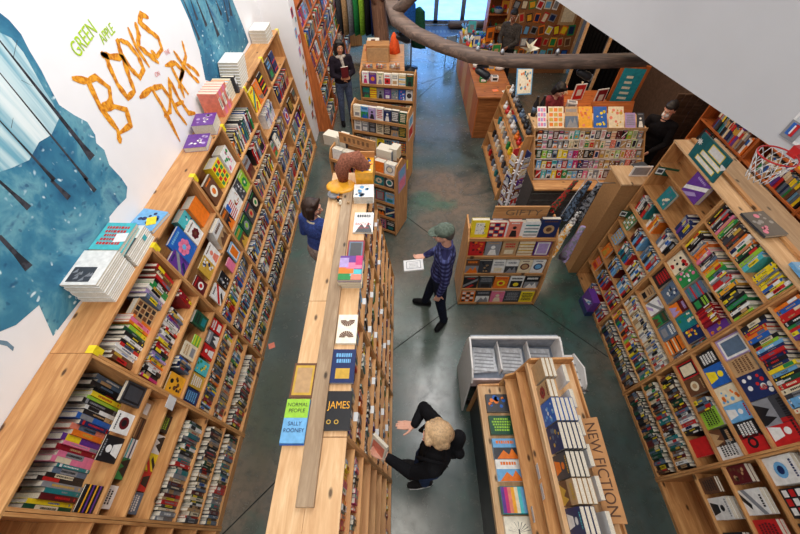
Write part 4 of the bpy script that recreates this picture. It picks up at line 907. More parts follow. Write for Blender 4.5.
def fill_rack(t, place, wdt, rows, seed, w=.13, h=.2, skip=0):
    """rows: (z, y, n, thickness, lists)"""
    rr = random.Random(seed)
    for ri, (z, y, n, th, spec) in enumerate(rows):
        step = (wdt - .06) / n
        for k in range(n):
            s = spec[k] if spec and k < len(spec) else None
            if s is None:
                c = rr.choice(['white', 'cream', 'black', 'navy', 'red', 'teal', 'yellow', 'grey', 'maroon', 'pink', 'charcoal', 'sky blue']); kd = rr.choice(ARTS)
                s = (c, kd, rr.choice(['black', 'red', 'gold', 'navy'] if c in ('white', 'cream', 'yellow', 'pink', 'grey', 'sky blue') else ['white', 'cream', 'gold', 'red']), rr.choice(['orange', 'teal', 'grey', 'tan']))
            if s == 0: continue
            nn = ['top', 'second', 'third', 'fourth', 'lowest'][ri]
            lab = '%s %s book, %s from left, %s tier, %s' % (s[0], ARTW[s[1]], ORD[k + 1], nn, place)
            ww = min(w * (s[4] if len(s) > 4 else 1), step * (s[4] if len(s) > 4 else 1) * .96)
            rack_book(t, lab, -wdt + .03 + step * (k + .5), y, z + .003, ww, h * rr.uniform(.94, 1.03) * (s[5] if len(s) > 5 else 1), th, s[0], s[1], s[2], s[3], group='books on the ' + place)
# gifty rack
g = rack('low pine rack with five tiers and carved gifty sign on top', 1.93, 2.76, .0, 1.1, .5, [1.18, .9, .61, .33, .05], 1.28, slope=.22)
fill_rack(g, 'gifty rack', 1.1, [
    (1.18, .245, 5, .05, [('yellow', 'gradient', 'black', 'white', 1.1, 1.1), ('red', 'tiles', 'navy', 'cream', 1.08, .95), ('salmon', 'figure', 'black', 'white', .82, 1), ('white', 'bands', 'teal', 'grey', .86, 1), ('navy', 'disc', 'tan', 'brown', 1.15, 1.15)]),
    (.9, .19, 5, .02, [('red', 'blobs', 'maroon', 'orange'), ('grey', 'figure', 'white', 'tan'), ('tan', 'title', 'red', 'cream'), ('cream', 'bands', 'gold', 'tan'), ('purple', 'frame', 'white', 'lavender')][:5]),
    (.61, .13, 6, .02, [('brown', 'photo', 'grey', 'orange', 1.05), ('charcoal', 'blobs', 'tan', 'black'), ('white', 'title', 'grey', 'cream'), ('white', 'photo', 'charcoal', 'grey'), ('cream', 'ring', 'maroon', 'tan'), ('white', 'ring', 'navy', 'sky blue')]),
    (.33, .075, 5, .02, [('black', 'slash', 'grey', 'red'), ('charcoal', 'title', 'grey', 'black'), ('orange', 'disc', 'yellow', 'red'), ('white', 'panel', 'black', 'yellow'), ('black', 'photo', 'grey', 'white')]),
    (.05, .03, 5, .02, [('orange', 'tiles', 'black', 'white'), ('charcoal', 'photo', 'white', 'grey'), ('pink', 'figure', 'cream', 'salmon'), ('charcoal', 'words', 'grey', 'slate', 1.2), ('yellow', 'words', 'black', 'forest')])], 5, .19, .24)
yb = [o for o in COL.objects if o.get('label', '').startswith('yellow plain book, first from left, top tier, gifty')]
for o in yb:
    q = MB(); rr = random.Random(8)
    for k in range(40):
        u = rr.uniform(-.06, .055); v = rr.uniform(.06, .2); q.box(u, u + rr.uniform(.006, .02), -.0012, -.0004, v, v + rr.uniform(.005, .014), BM[rr.choice(['black', 'white', 'white'])])
    q.box(-.055, .05, -.0005, -.0001, .05, .225, BM['white'] if False else BM['ivory']); q.build('cover_artwork', o); break
o = bx('header_sign', -.32, .32, -.01, .01, 0, .19, wx); o.location = (1.43, 3.12, 1.4); tag(o, 'pine header board carved gifty on the low rack', 'sign')
text('GIFTY', .13, plain('carved_letter', (120, 96, 74), .7), o, (0.03, -.0115, .095), (PI / 2, 0, 0), 'carved_lettering', sx=1.25)
for k in range(6):
    b = MB(); w_ = .15; b.box(-w_ / 2, w_ / 2, 0, .05, 0, .21, CARD, {5: PAGE}); o = b.build('racked_book', loc=(.95 + .175 * k, 3.02 + .01 * (k % 2), 1.183), rot=(-.1, 0, 0)); tag(o, 'white back-row book behind the covers, %s from left, gifty rack' % ORD[k + 1], 'display book', 'books on the gifty rack')
# back rack run: C1, C2, C3
c1 = rack('nearest angled pine rack behind the centre bookcase', -.067, 4.12, math.radians(25), 1.1, .44, [1.2, .98, .68, .38, .08], 1.34)
fill_rack(c1, 'nearest angled rack', 1.1, [(1.2, .05, 6, .1, [('white', 'gradient', 'grey', 'cream'), ('ivory', 'gradient', 'white', 'grey'), ('magenta', 'gradient', 'white', 'white'), ('white', 'title', 'grey', 'cream'), ('orange', 'gradient', 'white', 'white'), ('white', 'ring', 'grey', 'cream')]),
    (.98, .03, 6, .03, None), (.68, .03, 6, .03, None), (.38, .03, 6, .03, None), (.08, .03, 6, .03, None)], 31, .16, .17)
c2 = rack('middle angled pine rack with bird book on its top tier', .12, 5.46, math.radians(17), 1.0, .42, [1.22, .98, .68, .38, .08], 1.4)
fill_rack(c2, 'middle angled rack', 1.0, [(1.22, .05, 7, .07, [('ivory', 'title', 'cream', 'grey'), ('sky blue', 'photo', 'green', 'blue'), ('lavender', 'figure', 'black', 'white'), ('white', 'words', 'red', 'black'), ('navy', 'figure', 'white', 'grey'), ('charcoal', 'words', 'white', 'slate'), ('forest', 'words', 'cream', 'black')]),
    (.98, .03, 7, .03, [('white', 'title', 'grey', 'grey'), ('grey', 'title', 'white', 'white'), ('charcoal', 'title', 'grey', 'grey'), ('cream', 'words', 'black', 'grey'), ('black', 'words', 'cream', 'red'), ('charcoal', 'photo', 'tan', 'grey'), ('forest', 'words', 'gold', 'black')]), (.68, .03, 7, .03, None), (.38, .03, 7, .03, None)], 32)
c3 = rack('farthest pine rack before the toy display', .27, 6.8, math.radians(9), 1.05, .44, [1.22, .95, .65, .35, .08], 1.4)
fill_rack(c3, 'farthest rack', 1.05, [(1.22, .05, 7, .07, [('white', 'figure', 'magenta', 'pink'), ('purple', 'disc', 'orange', 'gold'), ('cream', 'figure', 'grey', 'green'), ('white', 'panel', 'red', 'maroon'), ('ivory', 'title', 'grey', 'tan'), ('cream', 'bands', 'gold', 'sky blue'), ('forest', 'figure', 'black', 'orange')]),
    (.95, .03, 7, .03, [('teal', 'photo', 'charcoal', 'green'), ('yellow', 'bands', 'red', 'orange'), ('grey', 'figure', 'black', 'tan'), ('purple', 'title', 'lavender', 'white'), ('grey', 'blobs', 'cream', 'teal'), ('blue', 'blobs', 'pink', 'white'), ('white', 'ring', 'black', 'charcoal')]), (.65, .03, 7, .03, None)], 33)
# posters on rack ends
def poster(t, lab, y0, y1, z0, z1, c, c2, c3):
    b = MB(); b.box(0, .002, y0, y1, z0, z1, BM[c]); b.face([(.0026, y0 + .02, z0 + .03), (.0026, y1 - .02, z0 + .03), (.0026, y1 - .02, z0 + .5 * (z1 - z0)), (.0026, y0 + .02, z0 + .5 * (z1 - z0))], BM[c2]); b.face([(.0026, y0 + .04, z0 + .6 * (z1 - z0)), (.0026, y1 - .04, z0 + .6 * (z1 - z0)), (.0026, y1 - .04, z1 - .02), (.0026, y0 + .04, z1 - .02)], BM[c3])
    p = Matrix.Translation(t.location) @ Matrix.Rotation(t.rotation_euler[2], 4, 'Z') @ Vector((.0015, 0, 0))
    o = b.build('poster', loc=p, rot=(0, 0, t.rotation_euler[2])); tag(o, lab, 'poster')
poster(c1, 'lavender and pink poster on the end of nearest angled rack', .1, .36, .85, 1.25, 'lavender', 'pink', 'sky blue')
poster(c2, 'white and red poster on the end of middle angled rack', .08, .36, .9, 1.3, 'white', 'red', 'sky blue')
b = MB(); b.box(0, .0015, 0, .05, 0, .16, BM['yellow']); p = Matrix.Translation(c1.location) @ Matrix.Rotation(c1.rotation_euler[2], 4, 'Z') @ Vector((.004, .38, 1.1)); tag(b.build('yellow_tag', loc=p, rot=c1.rotation_euler), 'tall yellow tag on the end of nearest angled rack', 'tag')
o = bx('header_sign', -.3, .3, -.01, .01, 0, .16, wx); o.location = (-.62, 4.62, 1.4); o.rotation_euler = (0, 0, -.43); tag(o, 'worn wooden header board standing on the nearest angled rack', 'sign')
q = MB()
for k in range(6): q.box(-.22 + k * .075, -.18 + k * .075, -.0115, -.0105, .04, .11, plain('worn_letter', (128, 92, 60), .7))
q.build('faded_lettering', o)
rr = random.Random(66)
for k, (x, y, w_) in enumerate(((-1.0, 4.86, .26), (-.84, 4.8, .14), (-.2, 4.5, .24), (-.07, 4.5, .12))):
    b = MB(); b.box(-w_ / 2, w_ / 2, -.08, .08, 0, .16 + .02 * (k % 2), BM[['grey', 'charcoal', 'slate', 'cream'][k]], {5: PAGE, 2: PAGE}); tag(b.build('racked_book', loc=(x, y, 1.3), rot=(0, 0, -.43)), '%s book block standing on the back of nearest angled rack' % ['wide grey', 'charcoal', 'wide slate', 'narrow cream'][k], 'display book')

# ------------------------------------------------------------------ white newspaper rack
t = thing('newspaper_rack', 'white metal newspaper rack behind the new fiction shelves', 'rack', (0, 0, 0))
wm = plain('white_enamel', (226, 224, 222), .4, .4, var=.02)
prof = [(1.82, .02), (1.80, .84), (1.76, .98), (1.70, .98), (1.56, .94), (1.44, .92), (1.36, .86), (1.33, .78), (1.36, .68), (1.28, .02)]
for a in (.73, 1.68):
    b = MB(); b.prism(prof, 0, a, a + .02, wm); b.build('side_panel', t, bevel=.004)
b = MB(); b.box(.751, 1.679, 1.77, 1.785, .1, .97, plain('rack_grey', (150, 158, 170), .5)); b.build('back_panel', t)
b = MB(); b.box(.751, 1.679, 1.74, 1.765, .955, .98, wm); b.build('top_rail', t)
b = MB(); b.box(.751, 1.679, 1.4, 1.765, .7, .72, plain('rack_grey_2', (120, 130, 146), .5)); b.build('tray', t)
for x in (1.05, 1.37):
    b = MB(); b.box(x, x + .012, 1.45, 1.765, .72, .86, wm); b.build('divider', t)
b = MB(); b.box(.751, 1.679, 1.36, 1.38, .62, .8, plain('pinkish_panel', (206, 190, 190), .5)); b.build('front_panel', t)
b = MB(); b.box(.751, 1.679, 1.42, 1.75, .4, .415, dk); b.box(.751, 1.679, 1.34, 1.36, .08, .24, dk); b.build('lower_shelf', t)
rr = random.Random(5)
news = plain('newsprint', (196, 200, 206), .8, .1, var=.12, scale=30)
for k, (x, n) in enumerate(((.9, 4), (1.21, 4), (1.5, 3))):
    for j in range(n):
        b = MB(); b.box(-.12, .12, -.13, .13, 0, .012, news)
        for i in range(5): b.face([(-.1, -.1 + i * .04, .0125), (.1, -.1 + i * .04, .0125), (.1, -.085 + i * .04, .0125), (-.1, -.085 + i * .04, .0125)], BM['grey'])
        o = b.build('newspaper', loc=(x + rr.uniform(-.012, .012), 1.59 + rr.uniform(-.01, .01), .722 + j * .0135), rot=(0, 0, rr.uniform(-.1, .1)))
        pl = ['left', 'middle', 'right'][k]
        tag(o, ('top newspaper in the %s slot of the white rack' if j == n - 1 else 'folded newspaper lower in the %s slot of the white rack') % pl, 'newspaper', 'newspapers in the white rack', shared=j < n - 1)
b = MB(); b.prism([(1.66, .78), (1.45, .9), (1.3, .84), (1.24, .74), (1.3, .7), (1.45, .74), (1.66, .7)], 0, 1.88, 1.895, wm)
t5 = thing('leaflet_rack', 'white wire leaflet tray beyond the newspaper rack end', 'rack', (0, 0, 0)); b.build('side_panel', t5)
b = MB()
for k in range(5): b.tube([(1.72, 1.3 + .08 * k, .76), (1.88, 1.3 + .08 * k, .76)], .006, metal, 6)
b.tube([(1.72, 1.25, .8), (1.9, 1.25, .8)], .012, metal, 8); b.build('rods', t5)
b = MB(); b.box(1.72, 1.88, 1.3, 1.66, .73, .745, wm); b.box(1.78, 1.83, 1.45, 1.5, 0, .73, metal); b.box(1.7, 1.9, 1.36, 1.58, 0, .015, metal); b.build('tray', t5)
# ------------------------------------------------------------------ new fiction stepped shelves
t = thing('stepped_display', 'stepped pine display of new fiction in front of newspaper rack', 'shelving', (0, 0, 0))
Y0, Y1 = -.9, 1.30
for a in (Y1 - .02, Y0):
    b = MB(); b.prism([(.79, 0), (.79, .85), (.99, .87), (1.0, 1.1), (1.07, 1.16), (1.13, 1.48), (1.5, 1.5), (1.62, 0)], 1, a, a + .02, wz); b.build('side_panel', t, bevel=.003)
bx('ledge', .785, 1.12, Y0 + .021, Y1 - .021, .83, .85, pp, t); bx('ledge_lip', .775, .79, Y0 + .021, Y1 - .021, .80, .865, pp, t)
bx('front_panel', .83, .85, Y0 + .021, Y1 - .021, 0, .829, dk, t)
bx('step', 1.0, 1.15, Y0 + .021, Y1 - .021, 1.03, 1.05, wy, t); bx('step', 1.07, 1.16, Y0 + .021, Y1 - .021, 1.2, 1.22, wy, t)
bx('top_shelf', 1.125, 1.5, Y0 + .021, Y1 - .021, 1.38, 1.4, pp, t); bx('top_lip', 1.11, 1.124, Y0 + .021, Y1 - .021, 1.36, 1.425, pp, t)
bx('back_panel', 1.5, 1.515, Y0 + .021, Y1 - .021, .02, 1.44, wy, t)
b = MB(); b.box(1.16, 1.17, Y0 + .021, Y1 - .021, .86, 1.37, wy); b.build('riser', t)
GL = 'books lying on the ledge of the new fiction display'
for k, (y, c, kd, a, bb, nn, ds) in enumerate(((1.1, 'charcoal', 'blobs', 'blue', 'orange', 2, 'black book with blue and orange faces'), (.9, 'forest', 'words', 'lime', 'cream', 2, 'dark green lime lettered book'),
      (.7, 'sky blue', 'photo', 'charcoal', 'orange', 2, 'sky blue city scene book'), (.53, 'white', 'photo', 'sky blue', 'orange', 2, 'white and orange city scene book'), (.31, 'teal', 'gradient', 'pink', 'orange', 4, 'sunset striped book'),
      (.12, 'ivory', 'tree', 'charcoal', 'grey', 2, 'ivory book with bare tree'), (-.07, 'teal', 'gradient', 'pink', 'orange', 3, 'second sunset striped book'), (-.26, 'navy', 'words', 'slate', 'white', 2, 'navy text-covered book'))):
    for j in range(nn):
        lab = '%s on the ledge of new fiction display' % ds if j == nn - 1 else 'copy beneath the %s, new fiction ledge' % ds
        o = lying(lab, .945, y, .8505 + j * .0215, .22 if 'sunset' not in ds else .23, .165 if 'sunset' not in ds else .19, .021, c, 'gradient' if j < nn - 1 else kd, a, bb, 0, GL, shared=j < nn - 1)
        if 'sunset' in ds and j == nn - 1:
            q = MB()
            for i, cc in enumerate(('purple', 'magenta', 'salmon', 'amber', 'cream', 'turquoise', 'sky blue', 'teal')):
                q.face([(-.11 + i * .0275, -.09, .0012), (-.11 + (i + 1) * .0275, -.09, .0012), (-.11 + (i + 1) * .0275, .09, .0012), (-.11 + i * .0275, .09, .0012)], BM[cc])
            q.build('cover_artwork', o)
GT = 'hardcovers standing on the new fiction display'
TOPS = [(1.16, 'tan', 'gradient', 'white', 'cream', 3, 'tan hardcover nearest the far end', .16), (.99, 'tan', 'flower', 'crimson', 'maroon', 2, 'tan hardcover with crimson flower', .14), (.83, 'blue', 'blobs', 'white', 'sky blue', 5, 'blue and white ice hardcover', .17),
        (.645, 'navy', 'blobs', 'slate', 'gold', 5, 'navy hardcover with moon and waves', .18), (.46, 'charcoal', 'figure', 'orange', 'gold', 4, 'black hardcover with orange face', .16), (.3, 'tan', 'photo', 'brown', 'gold', 4, 'tan hardcover with brown sketch', .15),
        (.14, 'navy', 'figure', 'white', 'turquoise', 3, 'navy hardcover with white winged figure', .15), (-.03, 'black', 'bands', 'red', 'crimson', 3, 'black hardcover with red bars', .16), (-.2, 'ivory', 'blobs', 'red', 'sky blue', 3, 'ivory hardcover with red pattern', .15)]
for (y, c, kd, a, bb, n, ds, w_) in TOPS:
    for j in range(n):
        lab = '%s standing on new fiction display' % ds if j == 0 else 'copy standing behind the %s' % ds
        b = MB(); pg = MB(); rr = random.Random(ds); cover_geo(b, w_, .22, .03, c, kd, a, bb, rr, None, pg)
        o = b.build('loose_book', loc=(1.15 + j * .034, y, 1.402), rot=(-.06, 0, -PI / 2)); pg.build('page_block', o); tag(o, lab, 'display book', GT, shared=j > 0)
for k in range(7):
    b = MB(); b.box(0, .028, 0, .14, 0, .19, CARD, {5: PAGE}); tag(b.build('loose_book', loc=(1.335, -.15 + k * .2, 1.402), rot=(0, 0, 0)), 'white hardcover in the back row, %s from near end, new fiction' % ORD[k + 1], 'display book', GT)
for k in range(3):
    b = MB(); b.box(-.0006, .0006, -.05, .05, 0, .13, CARD); tag(b.build('review_card', loc=(1.07 if k else 1.02, .2 + .13 * k, 1.225 if k else 1.055), rot=(0, -.2, 0)), 'white review card on the steps, %s from near end, new fiction' % ORD[k + 1], 'card')
o = bx('header_sign', -.006, .006, -.33, .33, 0, .13, plain('kraft_board', (186, 136, 90), .7, .2, var=.06)); o.location = (1.375, .455, 1.5); o.rotation_euler = (0, .95, -.04)
tag(o, 'long brown board lettered new fiction along the back of display', 'sign')
text('NEW FICTION', .1, plain('engraved_letter', (84, 56, 40), .7), o, (-.0072, 0, .065), (PI / 2, 0, -PI / 2), 'engraved_lettering', sx=.92)
# ------------------------------------------------------------------ people
def remeshed(b, name, vox, mat_, parent, smooth=4, strength=.5):
    o = bpy.data.objects.new(name + '_raw', b.mesh(name + '_raw')); COL.objects.link(o)
    m = o.modifiers.new('r', 'REMESH'); m.mode = 'VOXEL'; m.voxel_size = vox; m.use_smooth_shade = True
    s = o.modifiers.new('s', 'SMOOTH'); s.iterations = smooth; s.factor = strength
    dg = bpy.context.evaluated_depsgraph_get(); dg.update()
    me = bpy.data.meshes.new_from_object(o.evaluated_get(dg)); bpy.data.objects.remove(o)
    me.materials.clear(); me.materials.append(mat_)
    for p in me.polygons: p.use_smooth = True; p.material_index = 0
    r = bpy.data.objects.new(name, me); COL.objects.link(r); r.parent = parent; return r
SKIN = {k: plain('skin_' + k, c, .5, .35, var=.05, scale=8) for k, c in dict(fair=(226, 170, 146), tan=(190, 132, 100), brown=(140, 92, 68)).items()}
def cloth(name, c, scale=30, c2=None):
    m, n, l, b = base_mat(name, .85, .15); v = coords(n, l); f = noise(n, l, v, scale, 4)
    d = c2 or tuple(x * .75 for x in c); l.new(ramp(n, l, f, [(.35, d), (.65, c)]), b.inputs['Base Color'])
    bump(n, l, b, noise(n, l, v, 9, 3, .5, .8), .5, .02); return m
def plaid(name, c1, c2, c3):
    m, n, l, b = base_mat(name, .85, .15); v = coords(n, l)
    def wv(ax, sc, w):
        t = n.new('ShaderNodeTexWave'); t.bands_direction = ax; t.inputs['Scale'].default_value = sc; t.inputs['Distortion'].default_value = .25; t.inputs['Detail'].default_value = 1; t.inputs['Detail Scale'].default_value = .5
        l.new(v, t.inputs['Vector']); return ramp(n, l, t.outputs[1], [(w, (0, 0, 0)), (w + .12, (255, 255, 255))])
    a = wv('Z', 5.5, .5); d1 = wv('Y', 5.5, .5); d2 = wv('X', 5.5, .5)
    geo = n.new('ShaderNodeNewGeometry'); sx = n.new('ShaderNodeSeparateXYZ'); l.new(geo.outputs['Normal'], sx.inputs[0]); ab = n.new('ShaderNodeMath'); ab.operation = 'ABSOLUTE'; l.new(sx.outputs[0], ab.inputs[0])
    gt = n.new('ShaderNodeMath'); gt.operation = 'GREATER_THAN'; gt.inputs[1].default_value = .7; l.new(ab.outputs[0], gt.inputs[0]); d = mixc(n, l, gt.outputs[0], d2, d1)
    c = mixc(n, l, a, c1, c2); mm = n.new('ShaderNodeMath'); mm.operation = 'MULTIPLY'; mm.inputs[1].default_value = .6; l.new(d, mm.inputs[0]); c = mixc(n, l, mm.outputs[0], c, c3)
    l.new(c, b.inputs['Base Color']); bump(n, l, b, noise(n, l, v, 8, 3), .4, .02); return m
def V3(p): return Vector(p)
def hand(b, wrist, dirv, palmn, side, m, curl=.5, s=1.0):
    """palm and five bent fingers; dirv points along the hand, palmn out of the palm, side=+1 puts the thumb to the left of dirv seen from the back"""
    d = V3(dirv).normalized(); n = V3(palmn); n = (n - d * n.dot(d)).normalized(); a = d.cross(n).normalized() * side
    w = V3(wrist)
    pc = w + d * .045 * s
    for k in range(4):
        o = a * (-.028 + .0187 * k) * s
        b.cap(w + d * .005 * s + o * .6, w + d * .082 * s + o, .0135 * s, .0115 * s, m, 10)
    L = [.062, .074, .07, .056]
    for k in range(4):
        o = a * (.028 - .0187 * k) * s; p = w + d * .086 * s + o; dd = d.copy()
        for q, f in enumerate((.45, .32, .23)):
            dd = (dd * math.cos(curl * (.35 + .35 * q)) + n * math.sin(curl * (.35 + .35 * q))).normalized()
            e = p + dd * L[k] * f * s; b.cap(p, e, (.0088 - .0009 * q) * s, (.0082 - .0009 * q) * s, m, 8); p = e
    p = w + d * .022 * s + a * .026 * s; dd = (d * .62 + a * .72 + n * .25).normalized()
    for q, f in enumerate((.036, .03, .022)):
        e = p + dd * f * s; b.cap(p, e, (.0125 - .0015 * q) * s, (.011 - .0015 * q) * s, m, 8); p = e; dd = (dd + d * .35 + n * .2 * curl).normalized()
def head(b, c, fwd, up, m, s=1.0):
    f = V3(fwd).normalized(); u = V3(up); u = (u - f * u.dot(f)).normalized(); l = u.cross(f)
    R_ = Matrix((f, l, u)).transposed(); c = V3(c)
    def P(x, y, z): return c + R_ @ Vector((x * s, y * s, z * s))
    b.ell(P(-.012, 0, .022), (.098 * s, .077 * s, .096 * s), m, 18, 12, R_)
    b.ell(P(.022, 0, -.035), (.068 * s, .06 * s, .078 * s), m, 16, 10, R_)
    b.ell(P(.062, 0, -.088), (.026 * s, .026 * s, .02 * s), m, 12, 8, R_)
    b.cap(P(.088, 0, .012), P(.108, 0, -.026), .009 * s, .0155 * s, m, 10)
    b.ell(P(.1, .012, -.03), (.01 * s, .009 * s, .008 * s), m, 8, 6, R_); b.ell(P(.1, -.012, -.03), (.01 * s, .009 * s, .008 * s), m, 8, 6, R_)
    b.ell(P(.082, 0, .03), (.016 * s, .045 * s, .009 * s), m, 10, 6, R_)
    b.ell(P(.084, 0, -.056), (.014 * s, .026 * s, .009 * s), m, 10, 6, R_)
    for sd in (1, -1):
        b.ell(P(-.008, sd * .077, -.008), (.02 * s, .009 * s, .032 * s), m, 10, 8, R_)
        b.ell(P(.062, sd * .038, -.03), (.022 * s, .02 * s, .02 * s), m, 10, 6, R_)
    return P, R_
def person(label, base, rotz, J, skin, top, legs, shoes, hair, vox=.006, long_sleeve=True, group=None, topname='sweater', hairf=None, extras=None, skirt=None, headscale=1.0, seated=False):
    """J holds joints in the person's own frame: +x is forward, +y is the person's left"""
    t = thing('person', label, 'person', base, rotz, group)
    sk = SKIN[skin]; b = MB()
    g = lambda k: V3(J[k])
    P, R_ = head(b, g('head'), J['face'], J.get('up', (0, 0, 1)), sk, headscale)
    b.cap(g('neck') - Vector((0, 0, .03)), g('head') + R_ @ Vector((-.02, 0, -.06)), .056, .05, sk)
    b.cap(g('chest'), g('neck') - Vector((0, 0, .05)), .12, .07, sk)
    b.ell(g('chest'), (.11, .165, .17), sk); b.ell(g('pelvis') + Vector((0, 0, .03)), (.115, .16, .13), sk); b.ell((g('chest') + g('pelvis')) / 2, (.1, .13, .2), sk)
    for s in 'lr':
        sg = 1 if s == 'l' else -1
        b.cap(g('sh' + s), g('el' + s), .05, .038, sk); b.cap(g('el' + s), g('wr' + s), .038, .026, sk)
        hp = g('pelvis') + Vector((0, sg * .085, -.03))
        b.cap(hp, g('kn' + s), .082, .055, sk); b.cap(g('kn' + s), g('an' + s), .055, .036, sk)
        hd = J.get('hd' + s) or tuple(g('wr' + s) - g('el' + s)); hn = J.get('hn' + s) or (0, -sg, 0)
        hand(b, g('wr' + s), hd, hn, J.get('ts' + s, sg), sk, J.get('cu' + s, .6))
        b.cap(g('an' + s) + Vector((0, 0, -.03)), g('an' + s) + V3(J['to' + s]) * .1 + Vector((0, 0, -.045)), .035, .03, sk)
    remeshed(b, 'body', vox, sk, t, 3)
    # clothing
    b = MB()
    b.ell(g('chest') + Vector((0, 0, .01)), (.128, .182, .185), top); b.ell((g('chest') + g('pelvis')) / 2 + Vector((.0, 0, -.02)), (.124, .16, .22), top); b.ell(g('pelvis') + Vector((0, 0, .05)), (.135, .182, .11), top)
    b.cap(g('chest') + Vector((0, 0, .08)), g('neck') - Vector((0, 0, .045)), .12, .068, top)
    for s in 'lr':
        b.cap(V3(J['sh' + s]) * .5 + g('chest') * .5 + Vector((0, 0, .06)), g('sh' + s), .085, .068, top)
        b.cap(g('sh' + s), g('el' + s), .066, .053, top)
        if long_sleeve: b.cap(g('el' + s), g('el' + s).lerp(g('wr' + s), .93), .053, .038, top)
        for f in (.2, .5, .8):                                                     # cloth folds
            q = g('sh' + s).lerp(g('el' + s), f); b.ell(q + Vector((.0, 0, 0)), (.062, .062, .02), top)
    remeshed(b, topname, vox, top, t, 3)
    b = MB()
    if skirt:
        b.ell(g('pelvis') + Vector((0, 0, -.08)), (.17, .2, .2), skirt); remeshed(b, 'skirt', vox, skirt, t, 3); b = MB()
    b.ell(g('pelvis') + Vector((0, 0, .0)), (.126, .172, .12), legs)
    for s in 'lr':
        sg = 1 if s == 'l' else -1; hp = g('pelvis') + Vector((0, sg * .085, -.03))
        b.cap(hp, g('kn' + s), .095, .068, legs); b.cap(g('kn' + s), g('an' + s) + Vector((0, 0, .01)), .068, .052, legs)
    remeshed(b, 'trousers', vox, legs, t, 3)
    for s in 'lr':
        a = g('an' + s); d = V3(J['to' + s]).normalized(); b = MB()
        b.cap(a + Vector((0, 0, -.04)) - d * .05, a + Vector((0, 0, -.045)) + d * .09, .04, .045, shoes); b.cap(a + Vector((0, 0, -.045)) + d * .09, a + Vector((0, 0, -.05)) + d * .155, .045, .034, shoes); b.cap(a, a + Vector((0, 0, -.04)), .045, .045, shoes)
        o = remeshed(b, 'shoe', .006, shoes, t, 2)
        for v in o.data.vertices: v.co.z = max(v.co.z, .012)
        b = MB(); sd = Vector((-d.y, d.x, 0)); c0 = Vector((a.x, a.y, 0))
        b.prism([tuple(c0 + d * x + sd * y)[:2] for x, y in ((-.09, -.02), (-.09, .02), (-.05, .042), (.08, .048), (.16, .038), (.19, .0), (.16, -.038), (.08, -.048), (-.05, -.042))], 2, .0008, .022, CARD if J.get('whitesole') else dk); b.build('sole', o)
    # face
    for sd in (1, -1):
        e = MB(); e.ell(P(.078, sd * .03, .006), (.0105, .012, .0085), BM['ivory'], 10, 8, R_); e.ell(P(.088, sd * .03, .006), (.0045, .0065, .0065), BM['black'], 8, 6, R_); e.build('eye', t)
        e = MB(); e.cap(P(.091, sd * .018, .03), P(.082, sd * .045, .031), .0035, .0025, hair, 6); e.build('eyebrow', t)
    e = MB(); e.cap(P(.092, -.02, -.062), P(.092, .02, -.062), .005, .005, plain('lips', (180, 92, 86), .5), 6); e.build('lips', t)
    hb = MB()
    if hairf: hairf(hb, P, R_, hair)
    if hb.v: remeshed(hb, 'hair', .006, hair, t, 14)
    if extras: extras(t, P, R_, g)
    return t
def hair_short(b, P, R_, m):
    b.ell(P(-.03, 0, .035), (.098, .088, .092), m, 16, 10, R_); b.ell(P(-.06, 0, -.02), (.05, .074, .06), m, 14, 8, R_)
def hair_bob(b, P, R_, m, drop=.1):
    b.ell(P(-.026, 0, .04), (.107, .094, .094), m, 18, 12, R_)
    b.cap(P(-.05, 0, .02), P(-.06, 0, -drop), .088, .07, m)
    for sd in (1, -1): b.cap(P(.0, sd * .075, .03), P(.005, sd * .08, -drop), .035, .026, m); b.cap(P(-.04, sd * .07, .02), P(-.04, sd * .075, -drop), .045, .035, m)
    b.cap(P(.055, .05, .085), P(.02, -.06, .09), .03, .03, m)
def hair_long(b, P, R_, m): hair_bob(b, P, R_, m, .22)
def hair_bun(b, P, R_, m):
    hair_short(b, P, R_, m); b.ell(P(-.085, 0, .085), (.036, .036, .03), m, 12, 8, R_)
    b.ell(P(.03, 0, .08), (.06, .075, .035), m, 12, 8, R_)
def stand(**k):
    J = dict(head=(.03, 0, 1.6), face=(1, 0, -.05), neck=(.0, 0, 1.46), chest=(0, 0, 1.25), pelvis=(0, 0, .93), shl=(0, .17, 1.38), shr=(0, -.17, 1.38), ell=(-.02, .23, 1.1), elr=(-.02, -.23, 1.1), wrl=(.04, .24, .86), wrr=(.04, -.24, .86),
             knl=(.02, .1, .5), knr=(.02, -.1, .5), anl=(-.02, .11, .09), anr=(-.02, -.11, .09), tol=(1, .15, 0), tor=(1, -.15, 0)); J.update(k); return J
